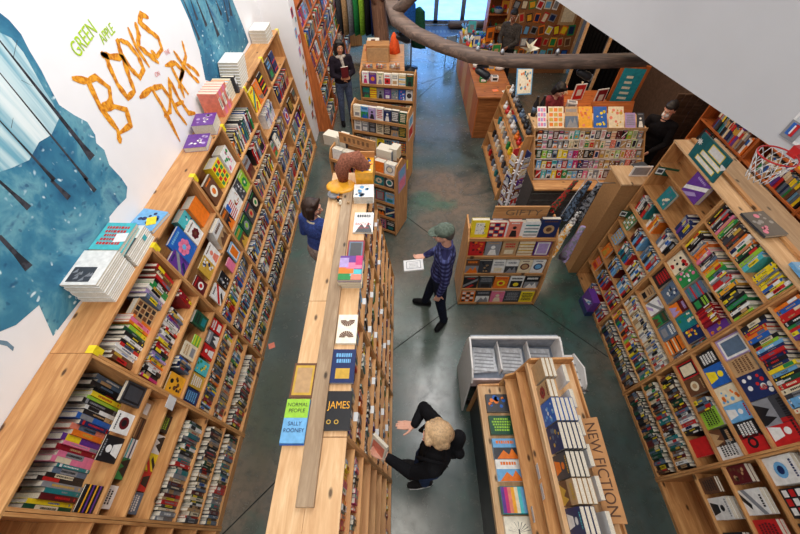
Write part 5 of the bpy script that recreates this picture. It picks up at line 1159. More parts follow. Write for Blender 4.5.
# man in cap
def hairm(name, c):
    m, n, l, b = base_mat(name, .55, .35); v = coords(n, l, (14, 14, 2.2)); f = noise(n, l, v, 5, 4, .6, .5)
    l.new(ramp(n, l, f, [(.35, tuple(x * .8 for x in c)), (.62, c)]), b.inputs['Base Color']); bump(n, l, b, f, .1, .002); return m
H = {k: hairm('hair_' + k, c) for k, c in dict(dark=(30, 25, 25), brown=(62, 44, 36), blond=(206, 170, 128), grey=(90, 84, 80)).items()}
def cap_ext(t, P, R_, g):
    c = cloth('cap_cloth', (104, 116, 104), 40); b = MB(); b.ell(P(-.015, 0, .055), (.11, .093, .075), c, 18, 12, R_)
    b.ell(P(-.015, 0, .06), (.11, .093, .045), c, 18, 12, R_); o = remeshed(b, 'cap', .005, c, t, 2)
    b = MB()
    ring = []
    for q in (0, .008): ring.append([P(.07 + .095 * math.cos(a), .075 * math.sin(a), .055 - .02 * math.cos(a) + q) for a in [-PI / 2 + PI * k / 10 for k in range(11)]] + [P(.03, .06, .06 + q), P(.03, -.06, .06 + q)])
    b.rings(ring, c); b.build('cap_brim', o)
    col = cloth('shirt_collar', (70, 72, 120), 20); b = MB(); b.tube([g('neck') + Vector((.065 * math.cos(a), .07 * math.sin(a), -.02 + .01 * math.cos(a))) for a in [k * PI / 6 for k in range(12)]], .018, col, 8, True); b.build('collar', t)
man = person('man in green cap and blue plaid shirt holding a white booklet', (.5, 2.62, 0), PI - .15,
    stand(head=(.035, .01, 1.655), face=(1, .12, -.22), neck=(-.01, 0, 1.5), chest=(-.01, 0, 1.29), pelvis=(-.0, 0, .95), shl=(-.01, .185, 1.41), shr=(.0, -.185, 1.41), ell=(-.05, .25, 1.13), wrl=(-.0, .27, .88), elr=(.05, -.24, 1.14), wrr=(.22, -.13, 1.1),
          hdr=(.9, .35, .0), hnr=(0, 0, 1), hnl=(0, -1, 0), anl=(-.12, .13, .09), anr=(.16, -.15, .09), knl=(-.04, .12, .5), knr=(.1, -.11, .5), tol=(.5, .86, 0), tor=(1, -.05, 0), tsr=-1),
    'fair', plaid('plaid_shirt', (42, 42, 82), (84, 90, 140), (30, 30, 60)), cloth('dark_jeans', (32, 38, 58)), cloth('black_shoe', (26, 26, 28)), H['grey'], .005, topname='plaid_shirt', hairf=hair_short, extras=cap_ext)
b = MB(); b.box(-.115, .115, -.085, .085, 0, .018, CARD, {1: PAGE}); b.box(-.085, .085, -.06, .06, .018, .0188, BM['grey']); b.box(-.077, .077, -.052, .052, .0188, .0194, CARD)
for k in range(4): b.box(-.055, .055, -.04 + k * .022, -.034 + k * .022, .0194, .0198, BM['grey'])
o = b.build('booklet', loc=(.16, 2.6, 1.13), rot=(-.1, -.1, .05)); tag(o, 'white booklet with grey frame in the hand of the man in cap', 'booklet')
# woman reaching to the centre shelves
def bl_ext(t, P, R_, g):
    c = cloth('black_bag', (20, 20, 24), 20); b = MB(); b.cap((-.16, .0, 1.22), (-.18, -.06, 1.4), .065, .06, c); b.cap((-.17, -.02, 1.2), (-.2, .03, 1.3), .05, .045, c); o = remeshed(b, 'backpack', .006, c, t, 3)
    b = MB()
    for s in (1, -1): b.tube([(-.13, .07 * s, 1.2), (-.05, .14 * s, 1.42), (.06, .13 * s, 1.43), (.12, .1 * s, 1.3), (.02, .13 * s, 1.1), (-.13, .1 * s, 1.14)], .014, c, 6)
    b.build('strap', o)
    cl = MB(); cl.tube([P(-.1, .05 * a, .06) for a in (-1, -.4, .3, 1)], .014, dk, 8); cl.build('hair_clip', t)
bl = person('blond woman in black jacket reaching for a book on centre shelf', (.27, .64, 0), PI - .12,
    stand(head=(.0, -.03, 1.52), face=(.92, .3, -.35), neck=(-.01, -.02, 1.4), chest=(-.03, 0, 1.2), pelvis=(-.02, 0, .9), shl=(.0, .165, 1.32), shr=(.0, -.17, 1.32), ell=(.16, .19, 1.16), wrl=(.36, .12, 1.26), hdl=(.95, -.2, .2), hnl=(0, 0, 1), tsl=1, cul=.7,
          elr=(.1, -.32, 1.18), wrr=(.17, -.17, 1.16), hdr=(1, .1, -.1), hnr=(0, .1, 1), tsr=-1, cur=.25, anl=(-.0, .1, .09), anr=(.08, -.05, .09), knl=(.03, .09, .48), knr=(.06, -.07, .48), tol=(.95, .25, 0), tor=(1, -.1, 0), whitesole=1),
    'fair', cloth('black_jacket', (22, 22, 26), 12), cloth('blue_jeans', (58, 78, 122)), cloth('black_trainer', (40, 38, 40)), H['blond'], .005, topname='jacket', hairf=lambda b, P, R_, m: hair_bob(b, P, R_, m, .06), extras=bl_ext)
b = MB(); b.box(-.012, .012, -.075, .075, -.1, .1, BM['ivory'], {5: PAGE, 3: PAGE}); b.box(-.0128, -.0122, -.06, .06, -.06, .06, BM['salmon'])
o = b.build('book', loc=(-.165, .62, 1.33), rot=(-.1, .35, .8)); tag(o, 'white paperback held by the blond woman at centre shelf', 'book')
# woman in blue sweater, back to us
person('woman in blue sweater with brown bob standing in left aisle', (-1.06, 3.17, 0), 1.05,
    stand(head=(.03, 0, 1.5), face=(.5, -.85, -.15), neck=(.0, 0, 1.36), chest=(0, 0, 1.17), pelvis=(0, 0, .86), shl=(0, .17, 1.28), shr=(0, -.17, 1.28), ell=(-.02, .22, 1.02), elr=(.04, -.22, 1.04), wrl=(.14, .16, .92), wrr=(.24, -.12, 1.05), hdr=(1, .3, .1), hdl=(1, -.4, .0), knl=(.02, .1, .46), knr=(.02, -.1, .46)),
    'fair', cloth('blue_knit', (70, 92, 168), 60), cloth('black_leggings', (26, 26, 30)), cloth('brown_boot', (70, 50, 40)), H['brown'], .006, hairf=hair_bob, skirt=cloth('grey_tunic', (176, 158, 150), 30),
    extras=lambda t, P, R_, g: (lambda b: (b.tube([g('neck') + Vector((.07 * math.cos(a), .085 * math.sin(a), -.03)) for a in [k * PI / 6 for k in range(12)]], .014, BM['cream'], 6, True), b.build('collar', t)))(MB()))
# woman at the rear
def rear_ext(t, P, R_, g):
    c = cloth('cream_scarf', (206, 192, 178), 40); b = MB(); b.tube([g('neck') + Vector((.075 * math.cos(a), .085 * math.sin(a), -.02)) for a in [k * PI / 6 for k in range(12)]], .035, c, 8, True); b.cap(g('neck') + Vector((.09, 0, -.05)), g('neck') + Vector((.11, .02, -.2)), .035, .03, c); remeshed(b, 'scarf', .009, c, t)
person('woman in dark coat and cream scarf standing by rear racks', (-1.2, 7.72, 0), -1.2,
    stand(ell=(.06, .22, 1.12), elr=(.06, -.22, 1.12), wrl=(.24, .05, 1.12), wrr=(.24, -.05, 1.1), hdl=(.4, -.9, .0), hdr=(.4, .9, .1)),
    'tan', cloth('dark_coat', (38, 30, 40), 12), cloth('faded_jeans', (88, 100, 128)), cloth('black_boot', (24, 24, 26)), H['dark'], .008, topname='coat', hairf=hair_long, extras=rear_ext)
b = MB(); b.box(-.07, .07, -.015, .015, -.1, .1, BM['maroon'], {5: PAGE}); tag(b.build('book', loc=(-1.1, 7.44, 1.24), rot=(0, 0, .35)), 'dark red book held by the woman in cream scarf', 'book')
# cashier
person('cashier in black speckled shirt standing behind the counter', (2.6, 9.5, 0), -2.2, stand(ell=(.06, .22, 1.12), elr=(.06, -.22, 1.12), wrl=(.26, .1, 1.04), wrr=(.26, -.1, 1.04), face=(1, .3, -.35)),
    'brown', cloth('speckled_shirt', (30, 30, 32), 70, (88, 82, 78)), cloth('black_trousers', (26, 26, 30)), cloth('black_shoe_2', (24, 24, 26)), H['dark'], .009, topname='shirt', hairf=hair_bun)
# person in red, seated behind the cards
seat = dict(head=(.1, 0, 1.24), face=(.85, 0, -.6), neck=(.02, 0, 1.1), chest=(0, 0, .9), pelvis=(-.05, 0, .6), shl=(0, .17, 1.02), shr=(0, -.17, 1.02), ell=(.06, .24, .78), elr=(.06, -.24, .78), wrl=(.3, .12, .86), wrr=(.3, -.12, .86),
            knl=(.38, .12, .58), knr=(.38, -.12, .58), anl=(.36, .12, .09), anr=(.36, -.12, .09), tol=(1, 0, 0), tor=(1, 0, 0))
person('person in dusty red jumper bending over behind the card display', (2.95, 6.8, 0), -1.2, seat, 'fair', cloth('red_jumper', (158, 66, 74), 30), cloth('dark_trousers', (34, 36, 46)), cloth('dark_shoe', (30, 28, 28)), H['dark'], .009, topname='jumper', hairf=hair_bob)
t = thing('stool', 'round wooden stool under the person in red jumper', 'stool', (2.93, 6.85, 0))
b = MB(); b.lathe([(.16, .46), (.17, .47), (.17, .49), (.15, .495)], wx, n=18); b.build('seat', t)
for k in range(4): a = PI / 4 + k * PI / 2; b = MB(); b.cap((.12 * math.cos(a), .12 * math.sin(a), .46), (.17 * math.cos(a), .17 * math.sin(a), .012), .014, .012, wx, 8); b.build('leg', t)
def mask_ext(t, P, R_, g):
    b = MB(); b.ell(P(.075, 0, -.045), (.04, .055, .045), CARD, 12, 8, R_); b.build('face_mask', t)
person('masked person in black with hair bun, right of the card display', (4.18, 5.32, 0), -2.4, stand(ell=(.06, .22, 1.12), elr=(.06, -.22, 1.12), wrl=(.27, .1, 1.0), wrr=(.27, -.1, 1.04), face=(1, -.1, -.35)),
    'fair', cloth('black_top', (24, 22, 26), 20), cloth('black_jeans', (26, 24, 30)), cloth('black_shoe_3', (22, 22, 24)), H['dark'], .008, topname='top', hairf=hair_bun, extras=mask_ext)
# ------------------------------------------------------------------ greeting card fixture
t = thing('card_stand', 'wide pine greeting card stand with pale top ledge', 'card stand', (3.0, 5.0, 0), 0)
slat = plain('grey_slats', (78, 74, 74), .7)
def cb(name, x0, x1, y0, y1, z0, z1, m, bev=.002):
    b = MB(); b.box(x0, x1, y0, y1, z0, z1, m); o = b.build(name, t, loc=(-3.0, -5.0, 0), bevel=bev); return o
cb('table_top', 2.1, 3.9, 4.38, 5.3, .77, .8, wx)
for k in range(5): cb('front_slat', 2.13, 3.86, 4.5, 4.52, .08 + k * .135, .19 + k * .135, slat)
cb('end_panel', 2.11, 2.13, 4.5, 5.3, 0, .769, slat); cb('end_panel', 3.86, 3.88, 4.5, 5.3, 0, .769, slat)
TI = [(.82, 4.62), (.93, 4.73), (1.04, 4.84), (1.15, 4.95), (1.25, 5.04)]
for z, y in TI: cb('tier', 2.12, 3.82, y, y + .1, z - .018, z, wx); cb('tier_lip', 2.12, 3.82, y - .008, y - .001, z - .018, z + .008, plain('clear_lip', (216, 206, 200), .3))
for x in (2.1, 3.821):
    b = MB(); b.prism([(4.6, .801), (4.6, .86), (5.12, 1.36), (5.3, 1.36), (5.3, .801)], 0, x, x + .018, mdf); b.build('side_panel', t, loc=(-3.0, -5.0, 0))
cb('back_panel', 2.12, 3.82, 5.28, 5.3, .801, 1.34, mdf); cb('top_ledge', 2.1, 3.86, 5.13, 5.6, 1.362, 1.38, pp); cb('top_lip', 2.1, 3.86, 5.12, 5.13, 1.34, 1.4, pp)
rr = random.Random(77)
PC = [['red', 'turquoise', 'sky blue', 'yellow', 'red', 'green', 'turquoise', 'sky blue', 'navy', 'pink', 'white', 'grey', 'white', 'maroon', 'tan', 'white', 'salmon', 'brown', 'white', 'salmon'],
      ['sky blue', 'yellow', 'red', 'turquoise', 'blue', 'red', 'sky blue', 'magenta', 'navy', 'purple', 'slate', 'grey', 'tan', 'tan', 'maroon', 'brown', 'grey', 'salmon', 'maroon', 'tan'],
      ['forest', 'lime', 'green', 'slate', 'yellow', 'yellow', 'lavender', 'magenta', 'tan', 'black', 'black', 'salmon', 'tan', 'cream', 'cream', 'lime', 'salmon', 'orange', 'tan', 'grey'],
      ['charcoal', 'grey', 'charcoal', 'slate', 'grey', 'charcoal', 'cream', 'cream', 'white', 'cream', 'cream', 'tan', 'cream', 'white', 'salmon', 'slate', 'tan', 'tan', 'lime', 'grey'],
      ['maroon', 'charcoal', 'grey', 'maroon', 'charcoal', 'grey', 'white', 'turquoise', 'cream', 'black', 'white', 'charcoal', 'white', 'charcoal', 'cream', 'maroon', 'black', 'lime', 'cream', 'grey']]
for ri, (z, y) in enumerate(TI):
    for k in range(20):
        c = PC[ri][k]; w_ = .07; h_ = .125 * rr.uniform(.85, 1.1); b = MB()
        b.box(-w_ / 2, w_ / 2, 0, .012, 0, h_, BM[c], {5: CARD}); kd = rr.choice(ARTS)
        art(b, kd, w_, h_, 'white' if c not in ('white', 'cream') else rr.choice(['black', 'red', 'green']), rr.choice(['gold', 'black', 'pink', 'navy', 'orange']), rr)
        o = b.build('greeting_card', loc=(2.19 + .0825 * k + rr.uniform(-.003, .003), y + .012, z + .001), rot=(-.35, 0, 0))
        tag(o, '%s greeting card, %s from left, %s tier up, card stand' % (c, ORD[k + 1], ORD[ri + 1]), 'card', 'greeting cards on the pine stand')
for k, (c, kd, a, bb, w_, ds) in enumerate((('white', 'tiles', 'lavender', 'pink', .14, 'white sheet of small stickers'), ('cream', 'tiles', 'orange', 'gold', .24, 'cream calendar with orange motifs'), ('tan', 'photo', 'slate', 'grey', .2, 'tan calendar with grey print'), ('amber', 'blobs', 'salmon', 'orange', .21, 'amber patterned print'),
     ('blue', 'blobs', 'yellow', 'yellow', .21, 'blue print with yellow bananas'), ('cream', 'blobs', 'salmon', 'gold', .24, 'cream print with salmon floral pattern'), ('lavender', 'words', 'grey', 'sky blue', .16, 'lavender lettered print'), ('charcoal', 'figure', 'white', 'grey', .12, 'charcoal card with white figure'))):
    b = MB(); b.box(-w_ / 2, w_ / 2, 0, .003, 0, .34 if k < 6 else .24, BM[c]); art(b, kd, w_, .34 if k < 6 else .24, a, bb, random.Random(k)); x = [2.22, 2.44, 2.68, 2.9, 3.13, 3.38, 3.6, 3.76][k]
    tag(b.build('art_print', loc=(x, 5.15, 1.385), rot=(-.95, 0, .0)), '%s lying on the top ledge of card stand' % ds, 'print', 'prints on the top ledge of the card stand')
o = bx('display_board', -.36, .36, -.01, .01, 0, .36, ox_); o.location = (3.6, 5.75, 1.1); o.rotation_euler = (-.5, 0, 0); tag(o, 'orange wooden board standing behind the art prints', 'board')
for k, (x, y) in enumerate(((2.16, 5.62), (2.27, 5.64))):
    b = MB(); b.lathe([(.04, 0), (.042, .01), (.042, .2), (.02, .26), (.02, .3), (.024, .31), (.02, .32)], BM['black'], n=14); o = b.build('bottle', loc=(x, y - .1, 1.3811)); tag(o, '%s tall black bottle on the card stand corner' % ('left' if k == 0 else 'right'), 'bottle')
    q = MB(); q.lathe([(.0425, .06), (.0425, .15)], BM['slate'], n=14); q.build('label_band', o)
for k, (x, y, z, c) in enumerate(((3.3, 4.45, .801, 'white'), (3.42, 4.47, .801, 'pink'), (3.53, 4.46, .801, 'ivory'), (2.9, 4.44, .801, 'cream'))):
    b = MB(); b.box(-.05, .05, -.03, .03, 0, .09 if k < 3 else .02, BM[c]); art(b, 'blobs', .09, .08, 'green', 'salmon', random.Random(k), -.031)
    tag(b.build('card_box', loc=(x, y, z)), ['white floral card box on the stand table', 'pink card box on the stand table', 'ivory card box on the stand table', 'flat cream price label on the stand table'][k], 'box')
# left-facing side case with plush and jars
t = thing('side_case', 'pine side case with open shelves left of the card stand', 'shelving', (0, 0, 0))
for a in (5.05, 6.72):
    b = MB(); b.prism([(1.74, 0), (1.82, .5), (1.98, 1.3), (2.09, 1.3), (2.09, 0)], 1, a, a + .02, wz); b.build('side_panel', t)
for z, x in ((.06, 1.76), (.38, 1.81), (.66, 1.87), (.95, 1.93), (1.25, 1.98)): bx('shelf', x - .0, 2.08, 5.071, 6.719, z - .02, z, wy, t); bx('shelf_lip', x - .012, x - .001, 5.071, 6.719, z - .02, z + .03, wy, t)
rr = random.Random(12)
for ri, (z, x) in enumerate(((1.25, 2.04), (.95, 2.0), (.66, 1.95), (.38, 1.9), (.06, 1.86))):
    for k in range(9):
        y = 5.18 + .17 * k; c = [['charcoal', 'black', 'charcoal', 'slate', 'black', 'charcoal', 'grey', 'black', 'white'], ['orange', 'red', 'orange', 'grey', 'white', 'grey', 'cream', 'red', 'white'], ['yellow', 'amber', 'yellow', 'green', 'white', 'grey', 'cream', 'white', 'teal'],
             ['white', 'grey', 'charcoal', 'white', 'slate', 'cream', 'white', 'grey', 'black'], ['red', 'charcoal', 'grey', 'teal', 'white', 'slate', 'brown', 'red', 'grey']][ri][k]
        b = MB()
        if ri < 2: b.ell((0, 0, .05), (.05, .055, .05), BM[c]); b.ell((0, 0, .11), (.03, .03, .03), BM[c]); b.ell((0, .025, .14), (.012, .012, .014), BM[c]); b.ell((0, -.025, .14), (.012, .012, .014), BM[c]); nm, ct = 'plush_toy', 'toy'
        else: b.lathe([(.035, 0), (.04, .01), (.04, .09), (.03, .11), (.032, .112), (.032, .13), (.005, .13)], BM[c], n=12); nm, ct = 'jar', 'jar'
        tag(b.build(nm, loc=(x, y, z + .001)), '%s %s, %s from near end, %s shelf of side case' % (c, nm.replace('_', ' '), ORD[k + 1], ROWW[ri]), ct, 'toys and jars in the pine side case')
o = MB(); o.box(-.16, .16, -.008, .008, 0, .42, BM['sky blue']); o.box(-.14, .14, -.0095, -.008, .02, .4, BM['ivory'])
rr = random.Random(2)
for k in range(16): x = rr.uniform(-.12, .1); z = rr.uniform(.03, .34); o.box(x, x + .03, -.011, -.0095, z, z + .035, BM[rr.choice(['sky blue', 'tan', 'slate', 'orange', 'teal'])])
tag(o.build('framed_map', loc=(2.2, 6.35, 1.32), rot=(-.5, .1, .3)), 'blue framed illustrated map leaning above the side case', 'picture')
# clear spinner of small cards
t = thing('card_spinner', 'clear acrylic card spinner left of the greeting cards', 'display', (1.78, 4.52, 0))
clr = plain('frosted_acrylic', (206, 206, 214), .15, .5)
b = MB(); b.lathe([(.14, 0), (.15, .012), (.02, .03), (.02, 1.38), (.005, 1.4)], clr, n=16); b.build('pole', t)
rr = random.Random(15)
for lv in range(6):
    for q in range(4):
        a = q * PI / 2 + .4; b = MB(); b.M = Matrix.Rotation(a, 4, 'Z') @ Matrix.Translation((0, -.12, .25 + lv * .19))
        b.box(-.06, .06, -.02, .0, 0, .012, clr); b.box(-.06, .06, -.022, -.018, 0, .05, clr); b.box(-.01, .01, 0, .1, 0, .01, clr); b.build('pocket', t)
        c = rr.choice(['red', 'white', 'navy', 'cream', 'purple', 'grey', 'gold', 'maroon']); b = MB(); b.box(-.052, .052, -.008, 0, 0, .14, BM[c]); art(b, rr.choice(ARTS), .1, .14, 'white' if c != 'white' else 'red', 'gold', rr, -.0085)
        M = Matrix.Translation((1.78, 4.52, 0)) @ Matrix.Rotation(a, 4, 'Z') @ Matrix.Translation((0, -.124, .263 + lv * .19)); o = b.build('card_pack'); o.matrix_world = M
        tag(o, '%s card pack on spinner, %s level up, %s side' % (c, ORD[lv + 1], ['front', 'right', 'back', 'left'][q]), 'card', 'card packs on the acrylic spinner')
# ------------------------------------------------------------------ counter
t = thing('sales_counter', 'long timber sales counter with plank sides in middle distance', 'counter', (0, 0, 0))
bx('end_panel', 1.6, 2.26, 7.1, 7.13, 0, .88, cntw, t)
for k in range(6): bx('front_board', 1.575, 1.6, 7.1 + .58 * k, 7.1 + .58 * k + .575, .0, .88, wz if k % 2 else oz, t)
bx('side_board', 2.26, 2.28, 7.1, 10.58, 0, .88, cntw, t); bx('counter_top', 1.55, 2.3, 7.07, 8.4, .881, .92, cntw, t); bx('counter_top', 1.55, 2.3, 8.402, 10.6, .881, .92, cntw, t)
rr = random.Random(19)
def item(kind, lab, x, y, z, c, c2='white', s=1.0, grp='small goods on and around the counter'):
    b = MB(); m = BM[c]; m2 = BM[c2]
    if kind == 'bottle': b.lathe([(.03, 0), (.035, .01), (.035, .12), (.012, .16), (.012, .19), (.015, .2), (.004, .2)], m, n=10); b.lathe([(.0355, .03), (.0355, .09)], m2, n=10)
    elif kind == 'box': b.box(-.07, .07, -.05, .05, 0, .09, m); b.box(-.05, .05, -.0515, -.05, .02, .07, m2); b.box(-.05, .05, -.03, .03, .09, .0915, m2)
    elif kind == 'figurine': b.ell((0, 0, .05), (.035, .03, .05), m); b.ell((0, 0, .12), (.028, .028, .028), m2); b.cap((.03, 0, .07), (.055, 0, .03), .01, .008, m); b.cap((-.03, 0, .07), (-.055, 0, .03), .01, .008, m)
    elif kind == 'basket': b.lathe([(.07, 0), (.1, .02), (.12, .1), (.11, .1), (.09, .02), (.01, .015)], m, n=14); [b.ell((.05 * math.cos(q), .05 * math.sin(q), .08), (.03, .03, .03), m2) for q in (0, 1.3, 2.6, 4, 5.2)]
    elif kind == 'potted_plant': b.lathe([(.04, 0), (.055, .08), (.045, .08), (.03, .07), (.002, .07)], m, n=12); [b.cap((0, 0, .07), (.07 * math.cos(q), .07 * math.sin(q), .16), .008, .014, m2, 6) for q in range(7)]
    elif kind == 'frame': b.box(-.09, .09, -.006, .006, 0, .24, m); b.box(-.075, .075, -.008, -.006, .015, .225, m2); b.box(-.04, .04, -.009, -.008, .07, .16, m)
    elif kind == 'leaflet': b.box(-.06, .06, -.05, .05, 0, .003, m); b.box(-.04, .04, -.03, .03, .003, .0036, m2)
    elif kind == 'tub': b.lathe([(.08, 0), (.1, .16), (.105, .17), (.09, .17), (.075, .02), (.002, .02)], m, n=16)
    o = b.build(kind, loc=(x, y, z + .001), rot=(0, 0, rr.uniform(-.5, .5))); o.scale = (s,) * 3
    tag(o, lab, kind.replace('_', ' '), grp)
item('leaflet', 'orange leaflet on the near counter corner', 1.95, 7.35, .92, 'orange', 'salmon'); item('leaflet', 'white and green leaflet on the counter', 2.15, 7.3, .92, 'white', 'green')
item('box', 'green and white box on the counter', 1.75, 7.75, .92, 'green', 'white'); item('box', 'white and black box on the counter', 2.0, 7.8, .92, 'white', 'black'); item('box', 'pink box behind the green box', 1.78, 8.0, .92, 'magenta', 'white')
cols = ['red', 'blue', 'amber', 'white', 'turquoise', 'black', 'orange', 'brown', 'cream', 'navy', 'green', 'tan', 'yellow', 'grey', 'crimson', 'sky blue']
for k in range(30):
    kd = ['bottle', 'figurine', 'box', 'basket', 'potted_plant', 'frame'][k % 6]; c = cols[k % 16]; c2 = cols[(k * 5 + 3) % 16]
    item(kd, '%s and %s %s, %s back along the sales counter' % (c, c2, kd.replace('_', ' '), ORD[k + 1]), 1.66 + .18 * (k % 4), 8.35 + .3 * (k // 4), .92, c, c2, rr.uniform(1, 1.5))
# counter behind the card stand
t = thing('work_counter', 'low orange timber work counter behind the seated person', 'counter', (0, 0, 0))
bx('counter_top', 3.2, 4.1, 6.5, 7.4, .86, .9, ox_, t); bx('front_panel', 3.24, 4.06, 6.54, 6.56, 0, .859, oy, t); bx('side_panel', 3.22, 3.24, 6.54, 7.36, 0, .859, oz, t)
item('tub', 'blue plastic tub beyond the bottles', 2.5, 7.5, .0, 'blue', 'white', 1.4)
for k, (x, y, z, kd, c, c2) in enumerate(((2.6, 8.0, 0, 'basket', 'tan', 'red'), (3.3, 6.7, .9, 'box', 'white', 'grey'), (3.5, 7.0, .9, 'frame', 'white', 'red'), (3.85, 6.8, .9, 'frame', 'white', 'crimson'), (3.6, 7.2, .9, 'bottle', 'cream', 'tan'), (3.3, 7.2, .9, 'figurine', 'cream', 'salmon'), (2.75, 7.6, 0, 'tub', 'cream', 'white'))):
    item(kd, '%s and %s %s near the timber work counter, %s item' % (c, c2, kd, ORD[k + 1]), x, y, z, c, c2, 1.3)
# rear partition covered in papers and pictures
t = thing('notice_partition', 'cork partition covered with pinned papers behind the cashier', 'partition', (0, 0, 0))
cork = plain('cork', (150, 100, 64), .9, .1, var=.25, scale=50); bx('panel', 2.7, 4.5, 10.3, 10.36, 0, 2.4, cork, t); bx('post', 2.66, 2.7, 10.3, 10.36, 0, 2.5, wz, t); bx('post', 4.5, 4.56, 10.28, 10.36, 0, 2.5, pp, t)
rr = random.Random(40)
def wallitem(lab, x, y, z, w_, h_, c, c2, ang, nm='pinned_print', cat='print', grp='pictures pinned on the rear partition', rz=0):
    b = MB(); b.M = Matrix.Rotation(ang, 4, 'Y'); b.box(-w_ / 2, w_ / 2, -.006, 0, -h_ / 2, h_ / 2, BM[c]); b.box(-w_ * .36, w_ * .36, -.0085, -.006, -h_ * .36, h_ * .36, BM[c2]); b.M = Matrix.Identity(4)
    tag(b.build(nm, loc=(x, y - .001, z), rot=(0, 0, rz)), lab, cat, grp)
n = 0
for i in range(9):
    for j in range(7):
        x = 2.82 + i * .19; z = .5 + j * .27; c = rr.choice(cols + ['cream', 'white', 'tan', 'orange', 'ivory']); c2 = rr.choice([q for q in cols if q != c]); n += 1
        if i >= 6 and 3 <= j <= 6: continue
        wallitem('%s and %s print, %s column, %s row up, rear partition' % (c, c2, ORD[i + 1], ORD[j + 1]), x, 10.299, z, rr.uniform(.12, .18), rr.uniform(.16, .24), c, c2, rr.uniform(-.3, .3))
wallitem('upper large cream sheet on the rear partition', 4.2, 10.299, 2.0, .42, .5, 'cream', 'ivory', 0); wallitem('lower large cream sheet on the rear partition', 4.15, 10.299, 1.4, .42, .5, 'tan', 'cream', 0)
# stepped goods shelf left of the partition
t = thing('goods_shelf', 'tall shelf crowded with colourful goods behind the cashier', 'shelving', (0, 0, 0))
for x in (2.3, 3.28): bx('side_panel', x, x + .02, 10.9, 11.3, 0, 2.4, oz, t)
for z in (.4, .8, 1.2, 1.6, 2.0, 2.38): bx('shelf', 2.321, 3.279, 10.9, 11.3, z - .02, z, oy, t)
bx('back_panel', 2.321, 3.279, 11.3, 11.31, 0, 2.4, oy, t)
for j, z in enumerate((.4, .8, 1.2, 1.6, 2.0)):
    for i in range(6):
        kd = ['box', 'bottle', 'figurine', 'basket', 'frame', 'box'][(i + j) % 6]; c = cols[(i * 3 + j * 5) % 16]; c2 = cols[(i + j * 7 + 2) % 16]
        item(kd, '%s %s, %s from left, %s shelf up, rear goods shelf' % (c, kd, ORD[i + 1], ORD[j + 1]), 2.42 + .155 * i, 11.02, z, c, c2, 1.2)
# black curtain and posts
blk = cloth('black_curtain', (14, 13, 16), 12)
for k, (x0, x1) in enumerate(((3.75, 4.25), (4.3, 4.95))):
    b = MB(); pts = []
    N_ = 26
    for i in range(N_ + 1): pts.append((x0 + (x1 - x0) * i / N_, 8.2 + .035 * math.sin(i * 1.6)))
    b.prism(pts + [(x, y + .012) for x, y in pts[::-1]], 2, .02, 2.3, blk); tag(b.build('curtain'), '%s black curtain hanging behind the work counter' % ('left' if k == 0 else 'right'), 'curtain')
for k, x in enumerate((3.7, 4.27)): o = bx('timber_post', -.025, .025, -.03, .03, 0, 2.6, pp); o.location = (x, 8.1, 0); tag(o, '%s pale timber post beside the black curtains' % ('left' if k == 0 else 'right'), 'post')
o = bx('curtain_rail', 3.7, 5.1, 8.19, 8.22, 2.31, 2.34, dk); tag(o, 'dark rail carrying the two black curtains', 'rail')
# teal banner in wooden frame
t = thing('framed_banner', 'teal banner with pale lettering in a wooden frame, right rear', 'banner', (4.45, 7.1, .55), -.15)
bx('frame', -.26, .26, .0, .04, 0, .95, oz, t); b = MB(); b.box(-.2, .2, -.003, 0, .2, .9, BM['teal']); b.box(-.2, .2, -.0035, -.003, .2, .9, plain('bright_teal', (40, 150, 170), .6)); b.build('banner_panel', t)
b = MB(); rr = random.Random(6)
for k in range(5): z = .32 + k * .1; b.box(-.09, .06 + rr.uniform(-.03, .03), -.006, -.0036, z, z + .045, BM['ivory'])
b.build('pale_lettering', t); bx('stand', -.24, .24, .045, .3, -.54, 0, ox_, t)
# grey slatted boards leaning by the orange case
t = thing('pallet_boards', 'stack of weathered grey boards leaning near the masked person', 'boards', (4.75, 5.6, 0))
for k in range(6): bx('board', -.38 + k * .12, -.275 + k * .12, -.02, .01, .02, 1.7, brw, t)
# chair-like dark basket near masked person
t = thing('tote_pile', 'dark basket of folded goods below the masked person', 'basket', (4.05, 4.75, 0))
b = MB(); b.lathe([(.16, 0), (.2, .3), (.21, .62), (.19, .62), (.15, .02), (.01, .02)], BM['charcoal'], n=18); b.build('basket', t)
b = MB(); b.ell((0, 0, .62), (.17, .16, .07), BM['grey']); b.ell((.03, .02, .68), (.12, .11, .05), BM['purple']); b.build('folded_cloth', t)
o = bx('magazine', -.09, .09, -.12, .12, 0, .01, BM['charcoal']); o.location = (2.98, 3.64, 1.7262); o.rotation_euler = (0, 0, .3); tag(o, 'charcoal magazine lying on the brown end cabinet', 'magazine')
